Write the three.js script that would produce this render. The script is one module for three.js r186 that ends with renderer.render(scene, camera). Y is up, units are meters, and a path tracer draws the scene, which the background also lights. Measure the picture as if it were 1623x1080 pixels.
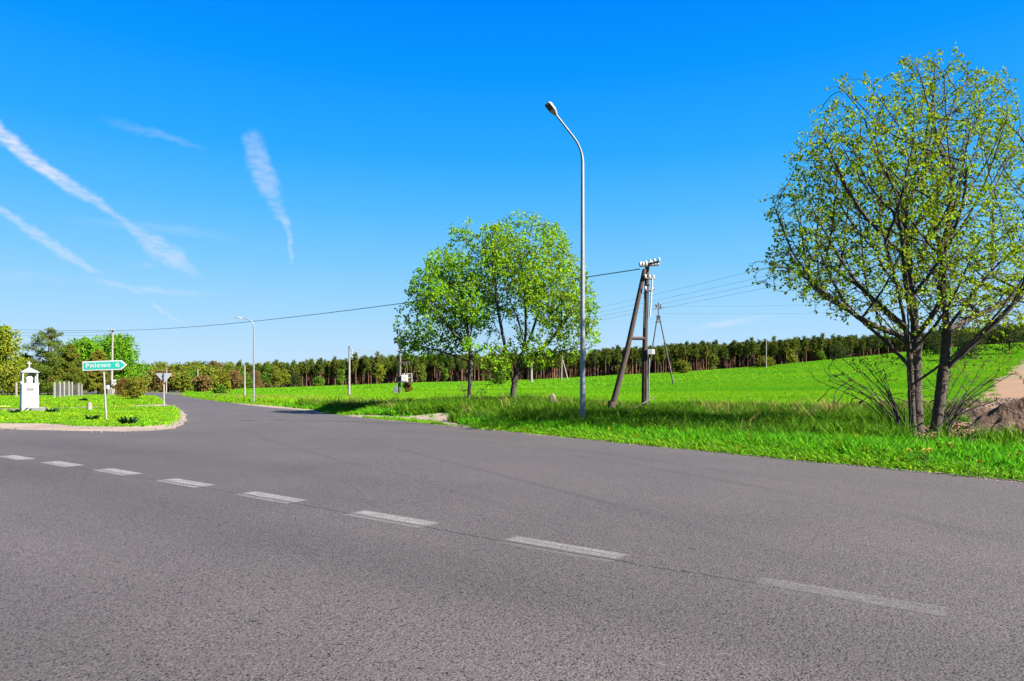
import * as THREE from 'three';
import { mergeGeometries } from 'three/addons/utils/BufferGeometryUtils.js';
import { FontLoader } from 'three/addons/loaders/FontLoader.js';
import { TextGeometry } from 'three/addons/geometries/TextGeometry.js';

// ---------------------------------------------------------------- camera, sky, sun, exposure
const EXPO = 5;
const F = 1077, CU = 811.5, HV = 612, EYE = 1.3;           // focal length, centre and horizon in photo pixels; eye height
const scene = new THREE.Scene();
const camera = new THREE.PerspectiveCamera(2 * Math.atan(540 / F) * 180 / Math.PI, 1623 / 1080, 0.1, 6000);
camera.position.set(0, EYE, 0);
camera.setViewOffset(1623, 1080, 0, 540 - HV, 1623, 1080);  // shift lens: verticals stay parallel
camera.lookAt(0, EYE, -1);
const renderer = new THREE.WebGLRenderer({ antialias: true });
renderer.toneMapping = THREE.LinearToneMapping;
renderer.toneMappingExposure = EXPO;
renderer.shadowMap.enabled = true;

const lerp = (a, b, t) => a + (b - a) * t, clamp = (x, a = 0, b = 1) => Math.min(b, Math.max(a, x));
const smooth = (a, b, x) => { const t = clamp((x - a) / (b - a)); return t * t * (3 - 2 * t); };
function rng(seed) { let s = seed | 0; return () => { s = (s + 0x6d2b79f5) | 0; let t = Math.imul(s ^ (s >>> 15), 1 | s); t = (t + Math.imul(t ^ (t >>> 7), 61 | t)) ^ t; return ((t ^ (t >>> 14)) >>> 0) / 4294967296; }; }
function hash(x, y, z = 0) { let h = Math.imul(x | 0, 374761393) ^ Math.imul(y | 0, 668265263) ^ Math.imul(z | 0, 1274126177); h = Math.imul(h ^ (h >>> 13), 1274126177); return ((h ^ (h >>> 16)) >>> 0) / 4294967296; }
function noise(x, y, seed = 0, period = 0) {
  const xi = Math.floor(x), yi = Math.floor(y), fx = x - xi, fy = y - yi, sx = fx * fx * (3 - 2 * fx), sy = fy * fy * (3 - 2 * fy);
  const w = period ? (n) => ((n % period) + period) % period : (n) => n;
  return lerp(lerp(hash(w(xi), w(yi), seed), hash(w(xi + 1), w(yi), seed), sx), lerp(hash(w(xi), w(yi + 1), seed), hash(w(xi + 1), w(yi + 1), seed), sx), sy);
}
const fbm = (x, y, seed = 0, o = 4) => { let s = 0, a = 0.5, f = 1; for (let i = 0; i < o; i++) { s += a * noise(x * f, y * f, seed + i * 17); a *= 0.5; f *= 2.03; } return s / (1 - Math.pow(0.5, o)); };
const toLin = (c) => { c /= 255; return c <= 0.04045 ? c / 12.92 : Math.pow((c + 0.055) / 1.055, 2.4); };
const table = (t, x) => { if (x <= t[0][0]) return t[0].slice(1); for (let i = 1; i < t.length; i++) if (x <= t[i][0]) { const k = (x - t[i - 1][0]) / (t[i][0] - t[i - 1][0]); return t[i].slice(1).map((v, j) => lerp(t[i - 1][j + 1], v, k)); } return t[t.length - 1].slice(1); };

{ // sky: clear air with old vapour trails
  const W = 4096, Hh = 2048, data = new Float32Array(W * Hh * 4);
  const grad = [[0, 205, 231, 253], [3, 190, 226, 254], [6, 164, 218, 255], [10, 126, 204, 255], [14, 88, 189, 255], [18.5, 46, 171, 255], [24.5, 12, 152, 255], [30, 2, 136, 254], [45, 1, 112, 240], [90, 1, 92, 215]].map((r) => [r[0], ...r.slice(1).map(toLin)]);
  // [[u, v, half width, alpha] ...] in photo pixels, read as directions
  const trails = [
    [[-60, 150, 13, .8], [0, 212, 13, .85], [60, 262, 11, .75], [110, 294, 11, .6], [150, 318, 9, .45], [190, 346, 6, .3], [215, 366, 9, .3], [245, 390, 19, .4], [280, 412, 17, .38], [305, 430, 9, .22], [330, 440, 2, 0]],
    [[-60, 300, 6, .4], [0, 333, 7, .42], [60, 374, 9, .42], [110, 408, 9, .4], [150, 430, 4, .3], [170, 434, 2, 0]],
    [[396, 214, 15, 0], [400, 222, 17, .25], [410, 262, 19, .34], [424, 292, 19, .34], [434, 318, 12, .2], [443, 340, 11, .3], [454, 354, 6, .36], [460, 385, 4, .38], [463, 412, 2, .25], [463, 425, 1.5, 0]],
    [[120, 438, 4, 0], [170, 448, 5, .22], [220, 459, 6, .3], [280, 463, 6, .22], [360, 466, 5, 0]],
    [[240, 480, 1.5, .1], [252, 491, 2.2, .45], [270, 501, 2, .45], [292, 513, 1.5, .1]],
    [[150, 185, 8, 0], [220, 205, 8, .12], [270, 218, 6, .15], [330, 240, 4, 0]],
    [[90, 345, 8, 0], [190, 356, 8, .1], [300, 366, 9, .12], [390, 382, 6, 0]],
    [[200, 422, 4, 0], [235, 421, 4, .15], [260, 421, 3, 0]],
    [[1080, 527, 6, 0], [1130, 516, 6, .28], [1170, 509, 5, .32], [1240, 499, 4, 0]],
    [[-60, 440, 10, .1], [40, 437, 9, .1], [160, 450, 8, 0]],
  ];
  const white = [toLin(236), toLin(239), toLin(254)];
  for (let j = 0; j < Hh; j++) {
    const lat = ((j + 0.5) / Hh - 0.5) * Math.PI, y = Math.sin(lat), cl = Math.cos(lat), c = table(grad, Math.abs(lat) * 180 / Math.PI);
    for (let i = 0; i < W; i++) {
      const az = ((i + 0.5) / W - 0.5) * 2 * Math.PI, x = cl * Math.cos(az), z = cl * Math.sin(az), o = (j * W + i) * 4;
      let r = c[0], g = c[1], b = c[2];
      if (z < -0.2 && lat > 0.01 && lat < 0.7) {
        const u = CU + F * x / -z, v = HV - F * y / -z;
        if (u > -80 && u < 1260 && v > 120 && v < 560) {
          let a = 0;
          for (const t of trails) for (let k = 1; k < t.length; k++) {
            const [u0, v0, w0, a0] = t[k - 1], [u1, v1, w1, a1] = t[k];
            if (u < Math.min(u0, u1) - 25 || u > Math.max(u0, u1) + 25 || v < Math.min(v0, v1) - 25 || v > Math.max(v0, v1) + 25) continue;
            const dx = u1 - u0, dy = v1 - v0, l2 = dx * dx + dy * dy, q = clamp(((u - u0) * dx + (v - v0) * dy) / l2);
            const wob = (fbm(u / 9, v / 9, 5, 4) - 0.5) * 24;
            const side = ((u - u0) * -dy + (v - v0) * dx) / Math.sqrt(l2), far = Math.hypot(u - u0 - dx * q, v - v0 - dy * q);
            const w = lerp(w0, w1, q) * 1.3, e = clamp(1 - Math.abs(far + wob * Math.sign(side) * 0.35) / w);
            const streak = 0.1 + 1.35 * fbm(u / 22 + v / 9, v / 3.5 - u / 14, 9, 4);
            a = Math.max(a, lerp(a0, a1, q) * smooth(0, 0.75, e) * clamp(streak, 0, 1.15));
          }
          a = clamp(a);
          r = lerp(r, white[0], a); g = lerp(g, white[1], a); b = lerp(b, white[2], a);
        }
      }
      data[o] = r / EXPO; data[o + 1] = g / EXPO; data[o + 2] = b / EXPO; data[o + 3] = 1;
    }
  }
  const sky = new THREE.DataTexture(data, W, Hh, THREE.RGBAFormat, THREE.FloatType);
  sky.mapping = THREE.EquirectangularReflectionMapping; sky.magFilter = THREE.LinearFilter; sky.needsUpdate = true;
  scene.background = sky; scene.environment = sky;
}
const sun = new THREE.DirectionalLight(new THREE.Color(1, 0.95, 0.86), 5);
{ // from the right, a little behind the camera, 40 degrees up
  const el = 40 * Math.PI / 180, az = 12 * Math.PI / 180;
  sun.position.set(Math.cos(el) * Math.cos(az), Math.sin(el), Math.cos(el) * Math.sin(az)).multiplyScalar(200);
  sun.castShadow = true; sun.shadow.mapSize.set(4096, 4096);
  Object.assign(sun.shadow.camera, { left: -120, right: 120, top: 80, bottom: -80, near: 1, far: 600 });
  scene.add(sun, sun.target); sun.target.position.set(0, 0, -40);
}

// ---------------------------------------------------------------- helpers
const used = new Map();
const numbered = (n) => { const k = used.get(n) || 0; used.set(n, k + 1); return k ? n + '_' + String(k).padStart(3, '0') : n; };
const V = (x, y, z) => new THREE.Vector3(x, y, z);
function part(name, geo, mat, parent, label) { const m = new THREE.Mesh(geo, mat); m.name = name; m.castShadow = m.receiveShadow = true; parent.add(m); if (label) m.userData.label = label; return m; }
function thing(name, label, category, p, group, turn = 0) {
  const o = new THREE.Group(); o.name = numbered(name); o.position.copy(p); o.rotation.y = turn; o.userData = { label, category };
  if (group) o.userData.group = group; scene.add(o); return o;
}
function single(name, geo, mat, label, category, group) { const m = part(numbered(name), geo, mat, scene); m.userData = { label, category }; if (group) m.userData.group = group; return m; }
function structure(name, geo, mat) { const m = part(numbered(name), geo, mat, scene); m.userData = { kind: 'structure', label: name.replace(/_/g, ' ') }; return m; }
function copyOf(src, p, turn, scale, label, group) { const c = src.clone(); c.name = numbered(src.name.replace(/_\d{3}$/, '')); c.userData = { ...src.userData }; c.position.copy(p); c.rotation.y = turn; c.scale.setScalar(scale); if (label) c.userData.label = label; if (group) c.userData.group = group; scene.add(c); return c; }
const PALE = 0.5, col = (r, g, b) => new THREE.Color().setRGB(r * PALE, g * PALE, b * PALE);   // base colours, all given on one scale
function tex(size, f, srgb = false, aniso = 1) {   // f(x, y) in 0..1 -> [r, g, b, a?] 0..1
  const d = new Uint8Array(size * size * 4);
  for (let j = 0; j < size; j++) for (let i = 0; i < size; i++) { const c = f(i / size, j / size), o = (j * size + i) * 4; for (let k = 0; k < 3; k++) d[o + k] = clamp(c[k]) * 255; d[o + 3] = c.length > 3 ? clamp(c[3]) * 255 : 255; }
  const t = new THREE.DataTexture(d, size, size); t.wrapS = t.wrapT = THREE.RepeatWrapping; t.magFilter = THREE.LinearFilter; if (srgb) t.colorSpace = THREE.SRGBColorSpace; t.needsUpdate = true; return t;
}
const tnoise = (x, y, cells, seed) => noise(x * cells, y * cells, seed, cells);
const std = (c, roughness = 0.8, o = {}) => new THREE.MeshStandardMaterial({ color: c, roughness, ...o });
const leafMat = (c, t = 0.4, o = {}) => new THREE.MeshPhysicalMaterial({ color: c, roughness: 0.95, transmission: t, thickness: 0, specularIntensity: 0.12, side: THREE.DoubleSide, ...o });
function box(w, h, d, x = 0, y = 0, z = 0) { const g = new THREE.BoxGeometry(w, h, d); g.translate(x, y, z); return g; }
function bevelBox(w, h, d, b = 0.01) { const s = new THREE.Shape(); s.moveTo(-w / 2 + b, -h / 2 + b); s.lineTo(w / 2 - b, -h / 2 + b); s.lineTo(w / 2 - b, h / 2 - b); s.lineTo(-w / 2 + b, h / 2 - b); s.closePath(); const g = new THREE.ExtrudeGeometry(s, { depth: d - 2 * b, bevelSize: b, bevelThickness: b, bevelSegments: 2 }); g.translate(0, 0, -d / 2 + b); return g; }
function cyl(r0, r1, h, seg = 12, x = 0, y = 0, z = 0) { const g = new THREE.CylinderGeometry(r1, r0, h, seg); g.translate(x, y + h / 2, z); return g; }
function bar(a, b, r0, r1 = r0, seg = 8) { const d = b.clone().sub(a), g = new THREE.CylinderGeometry(r1, r0, d.length(), seg); g.translate(0, d.length() / 2, 0); g.applyQuaternion(new THREE.Quaternion().setFromUnitVectors(V(0, 1, 0), d.normalize())); g.translate(a.x, a.y, a.z); return g; }
const merge = (l) => mergeGeometries(l.map((g) => g.index ? g.toNonIndexed() : g));

// triangle collector with vertex colours
class Tri {
  constructor() { this.p = []; this.i = []; this.c = []; this.n = []; this.uv = []; }
  geo() { const g = new THREE.BufferGeometry(); g.setAttribute('position', new THREE.Float32BufferAttribute(this.p, 3)); if (this.c.length) g.setAttribute('color', new THREE.Float32BufferAttribute(this.c, 3)); if (this.n.length) g.setAttribute('normal', new THREE.Float32BufferAttribute(this.n, 3)); if (this.uv.length) g.setAttribute('uv', new THREE.Float32BufferAttribute(this.uv, 2)); g.setIndex(this.i); return g; }
  tube(pts, rad, seg) {           // smooth tapering tube along pts
    const base = this.p.length / 3; let t = pts[1].clone().sub(pts[0]).normalize(), nx = Math.abs(t.y) < 0.9 ? V(0, 1, 0).cross(t).normalize() : V(1, 0, 0).cross(t).normalize(), run = 0;
    for (let k = 0; k < pts.length; k++) {
      const tt = pts[Math.min(k + 1, pts.length - 1)].clone().sub(pts[Math.max(k - 1, 0)]).normalize(); nx.addScaledVector(tt, -nx.dot(tt)).normalize(); const ny = tt.clone().cross(nx);
      if (k) run += pts[k].distanceTo(pts[k - 1]);
      for (let s = 0; s <= seg; s++) { const a = s / seg * Math.PI * 2, c = Math.cos(a), q = Math.sin(a), dx = nx.x * c + ny.x * q, dy = nx.y * c + ny.y * q, dz = nx.z * c + ny.z * q; this.p.push(pts[k].x + dx * rad[k], pts[k].y + dy * rad[k], pts[k].z + dz * rad[k]); this.n.push(dx, dy, dz); this.uv.push(s / seg * Math.max(0.1, Math.round(rad[0] * 20) / 4), run); }
    }
    for (let k = 0; k + 1 < pts.length; k++) for (let s = 0; s < seg; s++) { const a = base + k * (seg + 1) + s, b = a + seg + 1; this.i.push(a, a + 1, b, b, a + 1, b + 1); }
  }
  leaf(x, y, z, ux, uy, uz, vx, vy, vz, L, W, c) {   // folded rhombus, u along, v across
    const b = this.p.length / 3, nx = (uy * vz - uz * vy) * W * 0.25, ny = (uz * vx - ux * vz) * W * 0.25, nz = (ux * vy - uy * vx) * W * 0.25;
    this.p.push(x, y, z, x + ux * L * 0.45 + vx * W / 2 + nx, y + uy * L * 0.45 + vy * W / 2 + ny, z + uz * L * 0.45 + vz * W / 2 + nz, x + ux * L, y + uy * L, z + uz * L, x + ux * L * 0.45 - vx * W / 2 + nx, y + uy * L * 0.45 - vy * W / 2 + ny, z + uz * L * 0.45 - vz * W / 2 + nz);
    for (let k = 0; k < 4; k++) this.c.push(c[0], c[1], c[2]);
    this.i.push(b, b + 1, b + 2, b, b + 2, b + 3);
  }
}
const unit = (R) => { const z = R() * 2 - 1, a = R() * 6.2832, s = Math.sqrt(1 - z * z); return [s * Math.cos(a), z, s * Math.sin(a)]; };
function randLeaf(T, R, x, y, z, L, W, c, droop = 0, out = null) {
  let u = unit(R); u[1] -= droop; if (out) { u[0] += out[0]; u[1] += out[1]; u[2] += out[2]; }
  let l = Math.hypot(...u) || 1; u = u.map((q) => q / l);
  const w = unit(R); let v = [u[1] * w[2] - u[2] * w[1], u[2] * w[0] - u[0] * w[2], u[0] * w[1] - u[1] * w[0]]; l = Math.hypot(...v) || 1; v = v.map((q) => q / l);
  T.leaf(x, y, z, ...u, ...v, L, W, c);
}
const tint = (R, c, k = 0.25, warm = 0.15) => { const b = 1 + (R() - 0.5) * 2 * k, w = 1 + (R() - 0.4) * 2 * warm; return [c[0] * b * w, c[1] * b, c[2] * b]; };

// ---------------------------------------------------------------- ground shape
const flat = (u, v) => { const d = F * EYE / (v - HV); return [(u - CU) / F * d, d]; };   // photo pixel on level ground -> [x, depth]
const roadPx1 = [[1623, 765], [1507, 754], [1440, 748], [1380, 741.5], [1248, 730], [1144, 719], [1060, 711], [940, 698.5], [871, 691.5], [806, 685], [743, 679.5], [686, 673], [640, 668.5], [600, 665], [538, 658], [479, 650.5], [441, 647], [420, 645.4], [392, 642.2], [355, 637.5], [318, 632.5], [294, 628.2], [281, 626], [265, 624.2]];
const roadPx2 = [[246, 628.5], [250, 632], [257, 638], [263, 641.5], [272, 643.5], [282, 646.5], [289, 651], [295, 658], [295, 666], [290, 673], [276, 679.5], [245, 682.5], [200, 684], [111, 683.2], [38, 681.5], [0, 679.5]];
const curveLeft = [[-72, 134], [-100, 158], [-150, 180], [-150, 172], [-104, 150], [-80, 128]];
const road = [[44, -22], [27, -11], [19, -4.5], [14.2, 0.6], [10.4, 5], ...roadPx1.map((p) => flat(...p)), ...curveLeft, ...roadPx2.map((p) => flat(...p)), [-22, 25.4], [-62, 56], [-64.5, 51], [-62, 45], [1.5 - 4, -1], [-1.5, -3.2], [40, -34]];
const inPoly = (P, x, d) => { let c = false; for (let i = 0, j = P.length - 1; i < P.length; j = i++) if ((P[i][1] > d) !== (P[j][1] > d) && x < (P[j][0] - P[i][0]) * (d - P[i][1]) / (P[j][1] - P[i][1]) + P[i][0]) c = !c; return c; };
const edgeDist = (P, x, d) => { let m = 1e9; for (let i = 0, j = P.length - 1; i < P.length; j = i++) { const ax = P[j][0], ay = P[j][1], bx = P[i][0] - ax, by = P[i][1] - ay, t = clamp(((x - ax) * bx + (d - ay) * by) / (bx * bx + by * by)); m = Math.min(m, (x - ax - bx * t) ** 2 + (d - ay - by * t) ** 2); } return Math.sqrt(m); };
const roadDist = (x, d) => inPoly(road, x, d) ? -edgeDist(road, x, d) : edgeDist(road, x, d);
const sand = [ // shoulders and tracks of sandy gravel, as outlines on the ground
  [...[[-40, 682], [-40, 671], [0, 671.5], [75, 671.5], [124, 676], [189, 676.7], [244, 675.6], [262, 673.5], [276, 667], [281, 656], [278, 649], [270, 645.5], [262, 643.7], [258, 640.5], [263, 639], [285, 645], [297, 652], [300, 668], [276, 682], [200, 687], [38, 685]].map((p) => flat(...p))],
  [...[[264, 641], [268, 645.8], [200, 646.4], [140, 648], [60, 650.5], [-40, 652], [-40, 648.5], [60, 647.5], [140, 645], [200, 643.4]].map((p) => flat(...p))],
  [...[[757, 681], [720, 676], [690, 671], [640, 666], [600, 663], [560, 660.5], [548, 658], [590, 659.5], [640, 662.5], [672, 663], [700, 662.5], [728, 664], [735, 667.5], [712, 669], [742, 675]].map((p) => flat(...p))],
  [...[[520, 656.5], [440, 649], [400, 644.6], [365, 640], [363, 638.2], [400, 641.5], [445, 645], [500, 650]].map((p) => flat(...p))],
  (() => { const e = [[10.4, 5], ...roadPx1.slice(0, 15).map((q) => flat(...q))], o = []; e.forEach((q, i) => { const a = e[Math.max(0, i - 1)], b = e[Math.min(e.length - 1, i + 1)], l = Math.hypot(b[0] - a[0], b[1] - a[1]); o.push([q[0] + (b[1] - a[1]) / l * 0.13, q[1] - (b[0] - a[0]) / l * 0.13]); }); return [...e, ...o.reverse()]; })(),
];
let soilArea = [];
const edgeTab = [[-400, 620], [230, 619.5], [360, 618.5], [430, 616], [553, 612], [640, 608.5], [720, 606.5], [842, 603], [930, 599], [1060, 592], [1214, 581], [1400, 564], [1509, 552], [1623, 544], [2200, 520]];
function height(x, d) {
  const rd = roadDist(x, d), keep = smooth(0.6, 12, rd);
  let y = 0;
  if (d > 28) {
    const u = CU + F * x / d, T = (HV - table(edgeTab, u)[0]) / F, y2 = EYE + T * 200, g = Math.pow((Math.min(d, 200) - 28) / 172, 1.7);
    y = y2 * g; if (d > 200) y += Math.min(d - 200, 250) * T * lerp(1, 0.25, smooth(0.015, 0.05, T));
  }
  y += 0.3 * (1 - smooth(4, 15, Math.hypot((x + 43) * 0.9, (d - 58) * 0.55)));
  y += (fbm(x * 0.35, d * 0.35, 3, 3) - 0.5) * 0.12 * smooth(0.5, 4, rd) + (fbm(x * 0.03, d * 0.03, 8, 2) - 0.5) * 0.5 * smooth(20, 80, rd) * smooth(30, 90, d);
  const bank = 0.29 * (1 - smooth(1.5, 6.5, Math.hypot((x + 0.9) * 0.8, (d - 31) * 0.85))) * smooth(0, 3, rd);
  if (x > 10 && x < 60 && d > 14 && d < 60 && inPoly(soilArea, x, d)) y += (fbm(x * 1.3, d * 1.3, 27, 4) - 0.5) * 0.3 + 0.05 * Math.sin((d * 0.9 + x * 0.5) * 9 + fbm(x, d, 28, 2) * 4);
  return y * keep + bank - 0.03 + 0.03 * smooth(0.05, 0.5, rd) * (1 - keep);
}
function ground(u, v) {          // first hit of the pixel's ray with the ground
  const sx = (u - CU) / F, sy = (HV - v) / F; let d0 = 2;
  for (let d = 2; d < 1200; d += Math.max(0.1, d * 0.01)) { if (EYE + sy * d < height(sx * d, d)) { let a = d0, b = d; for (let k = 0; k < 14; k++) { const m = (a + b) / 2; if (EYE + sy * m < height(sx * m, m)) b = m; else a = m; } return V(sx * b, height(sx * b, b), -b); } d0 = d; }
  return V(sx * 400, height(sx * 400, 400), -400);
}
const at = (u, d) => { const x = (u - CU) / F * d; return V(x, height(x, d), -d); };     // on the ground, in the direction u, at depth d
const px = (u, v, d) => V((u - CU) / F * d, EYE + (HV - v) / F * d, -d);                 // at depth d
soilArea = [[1508, 694], [1500, 680], [1494, 668], [1515, 650], [1545, 628], [1570, 605], [1597, 582], [1640, 561], [1760, 545], [2100, 620], [2100, 720], [1800, 720], [1623, 698]].map((p) => { const g = ground(...p); return [g.x, -g.z]; });
const litter = flat(1452, 686);
// what covers the ground at a place: 0 bare, else the kind of growth
function cover(x, d) {
  const rd = roadDist(x, d); if (rd < 0.02) return { k: 'road', rd };
  for (const s of sand) if (inPoly(s, x, d)) return { k: 'sand', rd };
  if (inPoly(soilArea, x + (fbm(x * 0.8, d * 0.8, 25, 3) - 0.5) * 3, d + (fbm(x * 0.7, d * 0.7, 26, 3) - 0.5) * 5)) return { k: 'soil', rd };
  const u = CU + F * x / Math.max(d, 1);
  if (d > 285 + (fbm(x * 0.02, 3, 5, 2) - 0.5) * 20) return { k: 'forest', rd };
  if (x < -0.8 * d + 6 || u < 300) return { k: 'lawn', rd };
  const start = table([[300, 85], [430, 66], [553, 62], [640, 56], [745, 46], [850, 41], [1000, 37], [1100, 36], [1330, 34], [1500, 36], [2000, 36]], u)[0] + (fbm(x * 0.3, d * 0.3, 21, 2) - 0.5) * 4;
  if (d > start) return { k: 'field', rd };
  if (rd < table([[640, 1.4], [1000, 1.7], [1170, 2.3], [1330, 3.2], [1450, 4.2], [2000, 4.6]], u)[0] + (fbm(x * 0.5, d * 0.5, 31, 2) - 0.5) * 1.6) return { k: 'verge', rd };
  return { k: 'rough', rd };
}

// ---------------------------------------------------------------- ground sheet
const grain = tex(512, (x, y) => { const n = 0.55 + 0.3 * tnoise(x, y, 128, 1) + 0.22 * (tnoise(x, y, 32, 2) - 0.5) + 0.3 * (hash(x * 512, y * 512, 7) - 0.5); return [n, n, n]; });
const soilBump = tex(512, (x, y) => { const n = 0.5 * tnoise(x, y, 24, 11) + 0.3 * tnoise(x, y, 70, 12) + 0.2 * tnoise(x, y, 200, 13); return [n, n, n]; });
{
  const xs = [], ds = [];
  const spread = (list, pts) => { for (const [a, b, s] of pts) for (let q = a; q < b - 1e-6; q += s) list.push(q); };
  spread(xs, [[-3000, -600, 400], [-600, -200, 25], [-200, -80, 6], [-80, -30, 1.2], [-30, 10, 0.4], [10, 26, 0.2], [26, 60, 1], [60, 200, 5], [200, 600, 25], [600, 3001, 400]]);
  spread(ds, [[-200, -20, 20], [-20, 6, 2], [6, 15, 0.4], [15, 36, 0.25], [36, 80, 1], [80, 200, 4], [200, 340, 8], [340, 600, 40], [600, 4001, 400]]);
  const T = new Tri(), nx = xs.length;
  const C = { road: [.16, .13, .11], sand: [.26, .21, .165], soil: [.36, .19, .085], forest: [.07, .055, .03], lawn: [.10, .135, .02], field: [.1, .22, .008], verge: [.085, .10, .025], rough: [.06, .095, .018] };
  for (const d of ds) for (const x of xs) {
    const far = Math.abs(x) > 600 || d > 600 || d < -20, k = far ? 'forest' : cover(x, d).k, n = fbm(x * 0.8, d * 0.8, 41, 3), m = fbm(x * 0.07, d * 0.12, 43, 3);
    let c = C[k];
    if (k === 'field') c = c.map((q, i) => q * lerp(0.8, 1.2, n) * (i === 0 ? lerp(0.6, 1.6, m) : lerp(0.85, 1.12, m)));
    else if (k === 'lawn' || k === 'verge' || k === 'rough') c = c.map((q, i) => lerp(q, [.2, .165, .08][i], clamp((n - 0.45) * 2.2) * (k === 'rough' ? 0.35 : 1)));
    else c = c.map((q) => q * lerp(0.75, 1.25, n));
    const lt = Math.hypot(x - litter[0], (d - litter[1]) * 1.3); if (!far && lt < 3.4 && k !== 'road') { const t = smooth(3.2, 1.2, lt + (n - 0.5) * 2); c = c.map((q, i) => lerp(q, [.17, .125, .085][i] * lerp(0.6, 1.3, hash(x * 10, d * 10)), t)); }
    T.p.push(x, far ? height(clamp(x, -600, 600), clamp(d, -20, 600)) : height(x, d), -d); T.c.push(...c); T.uv.push(x / 1.7, d / 1.7);
  }
  for (let j = 0; j + 1 < ds.length; j++) for (let i = 0; i + 1 < nx; i++) { const a = j * nx + i; T.i.push(a, a + 1, a + nx, a + nx, a + 1, a + nx + 1); }
  const g = T.geo(); g.computeVertexNormals();
  structure('ground', g, new THREE.MeshStandardMaterial({ color: col(1, 1, 1), vertexColors: true, roughness: 1, map: grain, bumpMap: soilBump, bumpScale: 0.03 }));
}

// ---------------------------------------------------------------- asphalt
function clipCell(P, x0, y0, x1, y1) {
  let out = P; const cut = (inside, cross) => { const r = []; for (let i = 0; i < out.length; i++) { const a = out[i], b = out[(i + 1) % out.length], ia = inside(a), ib = inside(b); if (ia) r.push(a); if (ia !== ib) r.push(cross(a, b)); } out = r; };
  const cx = (c) => (a, b) => { const t = (c - a[0]) / (b[0] - a[0]); return [c, a[1] + (b[1] - a[1]) * t]; }, cy = (c) => (a, b) => { const t = (c - a[1]) / (b[1] - a[1]); return [a[0] + (b[0] - a[0]) * t, c]; };
  cut((p) => p[0] >= x0, cx(x0)); cut((p) => p[0] <= x1, cx(x1)); cut((p) => p[1] >= y0, cy(y0)); cut((p) => p[1] <= y1, cy(y1)); return out;
}
function sheet(P, y, colour, zones, jag = 0) {   // a flat sheet cut into cells so that vertex colours can vary
  const T = new Tri();
  const put = (x, d) => { T.p.push(x, y, -d); T.uv.push(x / 2.3, d / 2.3); T.c.push(...colour(x, d)); return T.p.length / 3 - 1; };
  for (const [X0, Y0, X1, Y1, s] of zones) for (let a = X0; a < X1 - 1e-6; a += s) for (let b = Y0; b < Y1 - 1e-6; b += s) {
    const mx = a + s / 2, my = b + s / 2, e = edgeDist(P, mx, my);
    if (e > s * 0.75) { if (!inPoly(P, mx, my)) continue; const q = [put(a, b), put(a + s, b), put(a, b + s), put(a + s, b + s)]; T.i.push(q[0], q[1], q[2], q[2], q[1], q[3]); continue; }
    const c = clipCell(P, a, b, a + s, b + s); if (c.length < 3) continue;
    const area = THREE.ShapeUtils.area(c.map((p) => new THREE.Vector2(...p))); if (Math.abs(area) < 1e-6) continue; if (area < 0) c.reverse();
    const ids = c.map((p) => put(...p));
    for (const f of THREE.ShapeUtils.triangulateShape(c.map((p) => new THREE.Vector2(...p)), [])) T.i.push(ids[f[0]], ids[f[1]], ids[f[2]]);
  }
  T.n = T.p.map((_, i) => i % 3 === 1 ? 1 : 0); return T.geo();
}
function ragged(P, amp, step = 0.35) {            // break the straight edges of an outline
  const out = []; for (let i = 0; i < P.length; i++) { const a = P[i], b = P[(i + 1) % P.length], l = Math.hypot(b[0] - a[0], b[1] - a[1]), n = a[1] > 45 || a[1] < -1 ? 1 : Math.max(1, Math.min(60, Math.round(l / step))); for (let k = 0; k < n; k++) { const t = k / n, x = lerp(a[0], b[0], t), d = lerp(a[1], b[1], t), w = (fbm(x * 1.6, d * 1.6, 51, 3) - 0.5) * 2 * amp; out.push([x + w * (b[1] - a[1]) / l, d - w * (b[0] - a[0]) / l]); } } return out;
}
const LD = [-0.79, 0.613];                         // direction of the through road on the ground [x, depth]
const across = (x, d) => x * 0.613 + d * 0.79;
const line0 = (() => { const p = flat(886, 869); return across(...p); })();
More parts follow.
